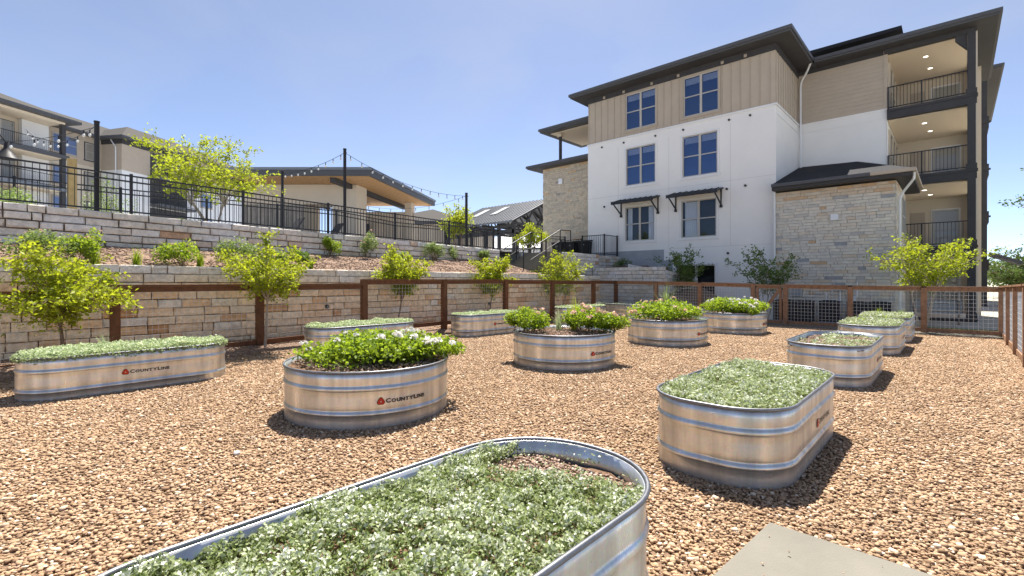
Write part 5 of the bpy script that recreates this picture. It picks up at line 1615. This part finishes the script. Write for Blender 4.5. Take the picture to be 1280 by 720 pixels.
# gooseneck lamp at the left edge
t = thing('gooseneck_lamp', 'black gooseneck barn lamp at the left edge above the railing', 'lamp', (-15.6, .2, 2.9))
v, z = upt(8, 172, -15.6)
mb = MB(); mb.tube([(-15.6, v - .45, 2.9), (-15.6, v - .45, z - .1)], .04, 8); mb.build('pole_shaft', M['iron'], t)
mb = MB(); mb.tube(bez((-15.6, v - .45, z - .1), (-15.6, v - .22, z + .35), (-15.6, v, z - .12), 9), .018, 6); mb.build('arm', M['iron'], t)
mb = MB(); mb.tube([(-15.6, v, z - .10), (-15.6, v, z - .24), (-15.6, v, z - .34), (-15.6, v, z - .47)], [.035, .05, .12, .22], 14, cap=False); mb.build('lamp_shade', M['iron'], t, smooth=True)
# timber post behind the railing
v, z = upt(90, 200, -17.0)
t = thing('timber_post', 'raw yellow timber post standing behind the black railing', 'post', (-17, v, 2.8))
mb = MB(); mb.box((-17.09, v - .09, 2.8), (-16.91, v + .09, z)); mb.build('post_shaft', M['post'], t)
mb = MB(); mb.box((-17.10, v - .10, z), (-16.90, v + .10, z + .02)); mb.build('post_top', M['post'], t)

# outdoor lounge chair and low furniture behind the railing
for i, (u, v, lab) in enumerate(((-20.0, 9.3, 'dark lounge chair behind the railing, right of the pavilion pole'), (-19.4, 7.3, 'low dark bench behind the railing, left of the pavilion pole'))):
    t = thing('lounge_chair', lab, 'chair', (u, v, 3.0), 0, None)
    z = 3.0
    mb = MB(); mb.box((u - .35, v - .8, z + .36), (u + .35, v + .8, z + .44)); mb.build('seat', M['dark'], t)
    mb = MB(); mb.beam((u, v + .75, z + .42), (u, v + 1.15, z + 1.05), .66, .06); mb.build('backrest', M['dark'], t)
    for a in (-.3, .3):
        for b in (-.7, .7):
            mb = MB(); mb.box((u + a - .025, v + b - .025, z - .2), (u + a + .025, v + b + .025, z + .36)); mb.build('leg', M['black'], t)

# wheeled bins
GB = 'wheeled rubbish bins on the landing'
def bin_(label, u, v, rot, first=None):
    if first is not None: return dup(first, (u, v, 2.80), rot, label)
    t = thing('wheelie_bin', label, 'bin', (0, 0, 0), 0, GB)
    mb = MB(); mb.prism([(-.27, -.30), (.27, -.30), (.27, .30), (-.27, .30)], .08, .12)
    w0, w1 = .25, .31
    mb.quads([(-w0, -.28, .08), (w0, -.28, .08), (w0, .28, .08), (-w0, .28, .08), (-w1, -.36, .92), (w1, -.36, .92), (w1, .36, .92), (-w1, .36, .92)],
             [(3, 2, 1, 0), (0, 1, 5, 4), (1, 2, 6, 5), (2, 3, 7, 6), (3, 0, 4, 7), (4, 5, 6, 7)]); mb.build('bin_body', M['blackp'], t)
    mb = MB(); mb.prism([(-.34, -.40), (.34, -.40), (.34, .38), (-.34, .38)], [.925, .925, .97, .97], [.97, .97, 1.05, 1.05]); mb.tube([(-.3, .42, .98), (.3, .42, .98)], .02, 6); mb.build('lid', M['blackp'], t)
    for s in (-.29, .29):
        mb = MB(); mb.tube([(s - .03, .27, .11), (s + .03, .27, .11)], .11, 12); mb.build('wheel', M['black'], t)
    mb = MB(); mb.box((-.09, -.345, .72), (.09, -.325, .80)); mb.build('sticker', M['conc2'], t)
    t.location = (u, v, 2.80); t.rotation_euler = (0, 0, rot)
    return t
b0 = bin_('black wheeled bin standing leftmost below the stone wing', -17.15, 22.7, .1)
bin_('middle black wheeled bin between its two neighbours by the stone wing', -16.2, 22.8, -.05, b0)
bin_('black wheeled bin nearest the landing railing', -15.3, 22.75, .04, b0)

# air conditioning units behind the far fence
GA = 'air conditioning condensers by the stone wing'
ac0 = None
for i, (u, v, s, lab) in enumerate(((-5.05, 21.6, 1.0, 'dark condenser unit behind the gate brace'), (-4.3, 21.3, 1.0, 'dark condenser unit just right of the gate'), (-3.55, 21.9, .9, 'small dark condenser in the middle of the row by the stone wing'),
                                (-2.6, 21.4, .9, 'dark condenser left of the meter pipes behind the wire fence'), (-2.0, 21.8, .9, 'dark condenser at the right end of the row below the stone wing corner'))):
    if ac0 is None:
        t = thing('condenser_unit', lab, 'air conditioner', (0, 0, 0), 0, GA)
        mb = MB(); mb.box((-.33, -.33, .0), (.33, .33, .08)); mb.build('base', M['conc2'], t)
        mb = MB(); mb.box((-.29, -.29, .08), (.29, .29, .80)); mb.build('coil', M['blackp'], t)
        mb = MB()
        for k in range(13): mb.box((-.315, -.315, .12 + k * .052), (.315, .315, .135 + k * .052))
        for a in (-.3, .3):
            for b in (-.3, .3): mb.box((a - .02, b - .02, .08), (a + .02, b + .02, .82))
        mb.build('grille', M['ac'], t)
        mb = MB(); mb.box((-.33, -.33, .82), (.33, .33, .86)); mb.tube([(0, 0, .86), (0, 0, .89)], .24, 16); mb.build('top_cover', M['ac'], t)
        t.location = (u, v, -.10); ac0 = t
    else:
        dup(ac0, (u, v, -.10), .03 * i, lab)
t = thing('refrigerant_pipes', 'pale pipes and conduit running down the stone wing behind the condensers', 'pipes', (-3.6, 22.5, 0))
mb = MB()
mb.tube([(-3.75, 22.5, 1.1), (-3.75, 22.45, .4), (-3.9, 22.2, .35)], .025, 6); mb.tube([(-3.3, 22.5, 1.3), (-3.3, 22.45, .2)], .03, 6); mb.tube([(-2.9, 22.5, .6), (-2.9, 22.45, -.1)], .03, 6)
mb.tube([(-2.75, 22.5, 1.5), (-2.75, 22.45, .9)], .02, 6); mb.build('pipe', M['pvc'], t)
mb = MB(); mb.box((-3.45, 22.38, 1.15), (-3.15, 22.55, 1.45)); mb.build('junction_box', M['conc2'], t)
# picnic bench in the shade under the balconies
t = thing('patio_bench', 'grey slatted bench in the shade under the balconies', 'bench', (0, 0, 0))
mb = MB()
for k in range(4): mb.box((-.75, -.22 + k * .12, .42), (.75, -.12 + k * .12, .45))
mb.build('seat', M['conc2'], t)
mb = MB()
for k in range(3): mb.box((-.75, .27 + k * .02, .55 + k * .12), (.75, .30 + k * .02, .64 + k * .12))
mb.build('backrest', M['conc2'], t)
for s in (-.65, .65):
    mb = MB(); mb.box((s - .03, -.22, 0), (s + .03, -.16, .42)); mb.box((s - .03, .22, 0), (s + .03, .28, .9)); mb.build('leg', M['black'], t)
t.location = (-.55, 24.3, -.1); 
t = thing('site_fence', 'low wire and rail fence far behind the right corner post', 'fence', (5, 40, -.1))
mb = MB()
for k in range(14): mb.box((3 + k * 2.5, 40, -.14), (3.1 + k * 2.5, 40.1, 1.5))
mb.build('posts', M['wire'], t)
mb = MB(); mb.beam((3, 40.05, 1.45), (36, 40.05, 1.45), .05, .06); mb.beam((3, 40.05, .9), (36, 40.05, .9), .04, .05); mb.build('rail', M['wire'], t)

# ================================================================== PLANTS
GY = 'young bright green trees along the left fence'
tree('young_tree', 'wide leafy young tree at the left edge behind the long planter', (-10.75, .78, .1), 1, 1.0, (-10.85, .75, 1.42), (1.0, 1.0, .74), 28, 8800, .070, 'lightleaf', 'bark', 101, .028, GY, .34, gap=.1, droop=.35)
tree('young_tree', 'open young tree with drooping sprays and one tall spire, at the second fence post', (-10.95, 4.0, .12), 1, 1.2, (-10.95, 4.05, 1.65), (1.02, 1.02, .72), 24, 6800, .070, 'lightleaf', 'bark2', 102, .026, GY, .30, spikes=((-10.9, 4.0, 2.62), (-10.9, 4.0, 2.45)), gap=.2, droop=.3)
def onray(px, u):
    tt = (px - 640) / 600; Y = u / (B_ * tt - A_); return (A_ * tt + B_) * Y
v = onray(495, -11.75)
tree('young_tree', 'compact rounded young tree with a thin leaning stem, right of the third fence post', (-11.75, v, .18), 1, 1.1, (-11.75, v + .2, 1.90), (.80, .80, .68), 24, 6500, .075, 'lightleaf', 'bark', 103, .022, GY, .22, gap=.1)
v = onray(611, -11.8)
tree('young_tree', 'upright young tree in front of the stone steps', (-11.8, v, .18), 1, 1.0, (-11.8, v + .15, 1.72), (.82, .82, .72), 22, 5600, .085, 'lightleaf', 'bark', 104, .025, GY, .28, gap=.15)
v = onray(697, -11.8)
tree('young_tree', 'loose young tree with branches forking to the right, behind the pink flowers', (-11.8, v, .15), 2, .9, (-11.75, v, 1.75), (.98, .98, .85), 24, 4800, .092, 'lightleaf', 'bark2', 105, .03, GY, .34, gap=.2)
# upper terrace trees
v = onray(268, -16.3)
tree('terrace_tree', 'broad airy tree on the terrace between the apartments and the pavilion', (-16.3, v, 3.0), 4, 3.9, (-16.35, v - .15, 4.8), (1.6, 1.6, 1.2), 34, 5600, .095, 'lightleaf', 'bark2', 106, .05, None, .45, gap=.25)
v = onray(572, -16.3)
tree('terrace_tree', 'small bright tree beside the string light pole on the terrace', (-16.3, v, 2.8), 2, 3.5, (-16.3, v, 4.3), (.72, .72, .72), 18, 2600, .105, 'lightleaf', 'bark', 107, .04, None, .3, gap=.2)
v = onray(664, -16.8)
tree('terrace_tree', 'small bright tree in front of the shelter gable, left of the stone wing', (-16.8, v, 2.7), 2, 3.3, (-16.8, v, 4.0), (.75, .75, .75), 18, 2600, .11, 'lightleaf', 'bark', 108, .04, None, .3, gap=.2)
# trees beyond the far fence
tree('shrubby_tree', 'dark multi-stemmed shrubby tree before the basement window of the white wall', (-8.85, 20.5, .0), 5, 1.0, (-8.85, 20.5, 2.1), (1.15, 1.15, .85), 22, 2600, .105, 'darkleaf', 'bark', 109, .05, None, .34, gap=.25)
tree('shrubby_tree', 'dark spreading multi-stemmed tree between the white wall and the stone wing', (-5.35, 20.3, .0), 5, 1.0, (-5.35, 20.3, 2.1), (1.15, 1.15, .78), 22, 2700, .10, 'darkleaf', 'bark2', 110, .05, None, .34, gap=.25)
tree('shrubby_tree', 'bright yellow-green spreading tree in front of the balconies', (-.75, 20.0, -.1), 4, 1.2, (-.75, 20.0, 2.2), (1.40, 1.40, .85), 30, 5800, .090, 'lightleaf', 'bark2', 111, .06, None, .38, gap=.2)
tree('big_tree', 'large rounded dark green tree beyond the right corner of the fence', (4.6, 65.3, -.14), 3, 1.0, (4.6, 65.3, 2.2), (3.6, 3.6, 2.5), 60, 9000, .24, 'treeleaf', 'bark', 112, .25, None, .9, gap=.05)
tree('big_tree', 'second large green tree farther right beyond the fence', (11.5, 76, -.14), 3, 1.0, (11.5, 76, 2.8), (5, 5, 3.2), 50, 8000, .3, 'treeleaf', 'bark', 113, .25, None, .9, gap=.05)
tree('big_tree', 'tree at the right picture edge whose leafy twigs hang into the sky', (3.3, 21.2, -.1), 2, 2.2, (2.95, 21.0, 3.9), (1.5, 1.5, 1.7), 26, 4200, .10, 'darkleaf', 'bark', 114, .15, None, .6, gap=.2)
bush('bush', 'yellow-green bush behind the far building porch', (3.4, 36, -.14), (1.6, 1.6, 1.5), 1800, .16, 'bushleaf', 115)
r_ = np.random.RandomState(90)
K = 46
cu = r_.uniform(-60, 160, K); cv = r_.uniform(112, 150, K); ch = r_.uniform(4, 8, K)
ii = r_.randint(0, K, 26000)
dd = r_.normal(size=(26000, 3)); dd /= np.linalg.norm(dd, axis=1)[:, None]; dd *= r_.uniform(.5, 1.05, (26000, 1))
P = np.stack([cu[ii] + dd[:, 0] * 5.5, cv[ii] + dd[:, 1] * 5.5, ch[ii] * .52 + dd[:, 2] * ch[ii] * .55], 1)
leaves_obj('far_woods', P, r_.uniform(.5, .9, 26000), 'treeleaf', None, 91, np.clip(.45 + .3 * dd[:, 2] + r_.normal(0, .15, 26000), 0, 1), up=.2, kind='stuff', label='far line of trees on the horizon beyond the buildings', cat='woods')

# bed shrubs between the stone walls
GS = 'shrubs on the bed between the stone walls'
def onbed(px, py):
    u = -13.3
    for k in range(30):
        tt = (px - 640) / 600; z = bedz(u)
        Y = 600 * (1.57 - z) / (py - 350) if abs(py - 350) > 1 else 10
        # intersect the viewing ray with the bed plane
        X = tt * Y
        un = B_ * X - A_ * Y
        u = .5 * u + .5 * max(-14.3, min(-12.4, un))
    Y = u / (B_ * tt - A_)
    return (u, (A_ * tt + B_) * Y, bedz(u))
SH = [(38, 308, .62, .50, 'greyleaf', 'pale leafy shrub on the bed at the far left above the wide young tree', 8), (107, 303, .40, .52, 'bushleaf', 'shrub with rusty dried flower heads on the bed, second from the left', 10),
      (228, 316, .50, .48, 'bushleaf', 'bushy shrub on the bed, left of the spired young tree', 6), (300, 318, .55, .55, 'greyleaf', 'dark shrub on the bed behind the spired young tree', 0),
      (372, 326, .42, .40, 'darkleaf', 'low dark shrub on the bed just right of the spired young tree', 0), (413, 332, .36, .44, 'bushleaf', 'small bright bush on the bed midway between the two young trees', 0),
      (458, 334, .50, .62, 'greyleaf', 'tall grey-green shrub on the bed left of the compact young tree', 8), (541, 335, .50, .55, 'greyleaf', 'grey-green shrub on the bed right of the compact young tree', 8),
      (340, 314, .34, .36, 'greyleaf', 'small grey-green shrub at the back of the bed behind the spire of the young tree', 4), (505, 322, .36, .42, 'greyleaf', 'grey shrub half hidden behind the compact young tree crown', 6),
      (602, 334, .34, .40, 'greyleaf', 'last small grey-green shrub before the steps', 0), (572, 336, .45, .50, 'greyleaf', 'rounded sage shrub at the right end of the bed', 0)]
for i, (px, py, r, h, m, lab, fl_) in enumerate(SH):
    p = onbed(px, py)
    bush('bed_shrub', lab, p, (r * 0.98, r * 0.98, h * 1.15), 1500, .055, m, 200 + i, fl_, 'pinkpetal', GS, .025, clumps=7)
for i, (px, py, lab) in enumerate(((170, 312, 'tuft of bright strappy leaves on the bed, alone between two shrubs'), (388, 320, 'tuft of strappy leaves on the bed beside the low dark shrub'), (118, 312, 'strappy green tuft growing at the foot of the rusty-flowered shrub'), (250, 314, 'strappy green tuft beside the bushy shrub on the bed'))):
    blades('grass_tuft', lab, onbed(px, py), 60, .42, .26, 'bushleaf', 300 + i, .016, 'strappy tufts on the bed')
for i, (u, v, z, lab) in enumerate(((-13.6, 20.6, 2.0, 'dark straggly shrub below the landing railing'), (-12.2, 21.4, 2.1, 'dark shrub against the grey foundation'), (-14.3, 20.6, 2.2, 'pale green shrub below the stone landing'))):
    bush('wall_shrub', lab, (u, v, z), (.5, .5, .5), 700, .06, 'darkleaf' if i < 2 else 'greyleaf', 320 + i, clumps=6)
blades('grass_tuft', 'green grassy tuft beside the black bins', (-16.3, 21.95, 2.82), 50, .6, .4, 'bushleaf', 330, .02)
# low growth along the terrace edge and around the apartments
for i, (px, u, h, lab) in enumerate(((8, -17.5, .9, 'light green bush behind the railing at the left edge'), (140, -20.5, 1.7, 'climbing light green shrub behind the railing near the left pole'), (170, -17.2, .4, 'low green plants behind the railing foot'), (215, -17.0, .4, 'low green ground plants under the terrace tree'))):
    v = onray(px, u)
    bush('terrace_shrub', lab, (u, v, 2.95), (.9, .9, h), 1300, .07, 'greyleaf', 340 + i, clumps=8)

# flowering plants in the round tanks
def inround(cu, cv, a, q): return (cu + q * math.cos(R(a)), cv + q * math.sin(R(a)))
c = (-5.33, 3.17)
bush('flowering_plant', 'spreading mound of bright green leaves with white flower heads in the nearest round tank', (c[0] - .02, c[1] + .16, .53), (.92, .98, .32), 9500, .054, 'bushleaf', 401, 28, 'petal', None, .032, 40, 26, 'plant', .02)
bush('flowering_plant', 'trailing flowers spilling over the right rim of the nearest round tank', (c[0] + .45, c[1] + .62, .53), (.55, .55, .26), 3600, .042, 'bushleaf', 402, 14, 'petal', None, .030, 14, 8, 'plant', -.10)
blades('grass_tuft', 'thin grassy blades rising through the white-flowering plant', (c[0] - .25, c[1] + .35, .55), 26, .50, .22, 'bushleaf', 403, .009)
c = (-5.50, 7.42)
bush('flowering_plant', 'green bush leaning over the left rim of the second round tank', (c[0] - .62, c[1] - .42, .53), (.55, .55, .44), 4200, .048, 'bushleaf', 404, 12, 'pinkpetal', None, .034, 16, 9, 'plant', -.05)
bush('flowering_plant', 'pink-tipped flowering bush in the middle right of the second round tank', (c[0] + .22, c[1] + .25, .53), (.60, .60, .46), 5200, .046, 'bushleaf', 405, 30, 'pinkpetal', None, .036, 18, 10, 'plant', 0)
bush('flowering_plant', 'trailing pink flowers hanging over the right rim of the second round tank', (c[0] + .68, c[1] + .48, .53), (.48, .48, .32), 3200, .046, 'bushleaf', 406, 18, 'pinkpetal', None, .032, 12, 7, 'plant', -.16)
blades('grass_tuft', 'bright upright grassy shoots behind the pink flowers', (c[0] - .15, c[1] + .55, .55), 60, .75, .4, 'lightleaf', 407, .014)
blades('grass_tuft', 'pale arching blades between the two pink-flowering bushes', (c[0] - .3, c[1] + .25, .55), 50, .5, .35, 'paleherb', 408, .012)
c = (-5.38, 11.62)
bush('flowering_plant', 'dense green plant with pinkish flowers filling the third round tank', (c[0], c[1], .53), (.98, .98, .42), 8500, .058, 'bushleaf', 409, 28, 'pinkpetal', None, .036, 30, 20, 'plant', .02)
blades('grass_tuft', 'fan of long strappy leaves standing in the third round tank', (c[0] - .1, c[1] + .2, .55), 40, .95, .6, 'greyleaf', 410, .03)
c = (-5.03, 15.4)
bush('flowering_plant', 'green plant with white flowers filling the farthest round tank', (c[0], c[1], .53), (.98, .98, .44), 7500, .062, 'bushleaf', 411, 34, 'petal', None, .036, 30, 20, 'plant', .02)
bush('flowering_plant', 'leafy plant cascading over the front rim of the farthest round tank', (c[0] + .45, c[1] - .55, .53), (.5, .5, .34), 2200, .060, 'bushleaf', 412, 16, 'petal', None, .042, 12, 7, 'plant', -.18)
blades('grass_tuft', 'thin grassy blades above the farthest round tank', (c[0], c[1] + .2, .6), 24, .55, .35, 'bushleaf', 413, .016)
# dry sprigs over the rim of the left planter, a weed by the big one
blades('grass_tuft', 'dry wispy sprigs standing out of the left planter', (-9.1, 1.1, .58), 20, .28, .3, 'paleherb', 414, .006)
for i, (a, b) in enumerate(((-1.6, 13.5), (-1.2, 14.3), (-1.5, 16.2), (-1.1, 16.9), (-1.6, 17.2))):
    blades('grass_tuft', ['slender shoots in the front half of the third right-row planter', 'slender shoots in the back half of the third right-row planter', 'slender shoots at the near end of the farthest right-row planter', 'slender shoots right of centre in the farthest right-row planter', 'slender shoots at the back of the farthest right-row planter'][i], (a, b, .6), 16, .22, .2, 'bushleaf', 420 + i, .01)
# crumbs of soil, litter on the gravel, stray stones on the pad
def crumbs(name, n, u0, u1, v0, v1, z, s, m, seed, label, keep=None, cat='soil'):
    r = np.random.RandomState(seed)
    P = np.stack([r.uniform(u0, u1, n), r.uniform(v0, v1, n), np.full(n, z) + r.uniform(0, .012, n)], 1)
    if keep: P = P[[keep(p) for p in P]]
    v, f = stones(P, r.uniform(s * .5, s * 1.4, len(P)), r, .6)
    link(name, np_mesh(name, v, f, np.repeat(r.rand(len(P)), 20)), M[m], kind='stuff', label=label, cat=cat)


crumbs('soil_crumbs', 1500, -1.93, -1.13, 1.84, 2.24, .512, .011, 'chips', 51, 'crumbly brown soil and bark at the bare end of the foreground planter')
crumbs('soil_crumbs', 2600, -1.93, -.98, 8.5, 10.6, .535, .014, 'chips', 52, 'crumbly brown soil in the patchy second planter of the right row')
crumbs('soil_crumbs', 2200, -6.1, -4.55, 2.45, 3.9, .57, .013, 'chips', 53, 'bark and soil under the white-flowering plant in the nearest round tank', lambda p: math.hypot(p[0] + 5.33, p[1] - 3.17) < .92)
crumbs('soil_crumbs', 1800, -6.3, -4.7, 6.6, 8.2, .57, .014, 'chips', 54, 'bare soil between the bushes in the second round tank', lambda p: math.hypot(p[0] + 5.5, p[1] - 7.42) < .92)
crumbs('pad_grit', 46, -.85, .9, 1.9, 3.25, .041, .006, 'stone', 55, 'stray bits of gravel lying on the concrete pad', cat='gravel')
r_ = np.random.RandomState(77)
P = np.stack([r_.uniform(-9, .6, 420), r_.uniform(.5, 16, 420), np.full(420, .034)], 1)
leaves_obj('leaf_litter', P, r_.uniform(.02, .05, 420), 'chips', None, 78, up=0, kind='stuff', label='dry fallen leaves scattered thinly over the gravel', cat='leaf litter')
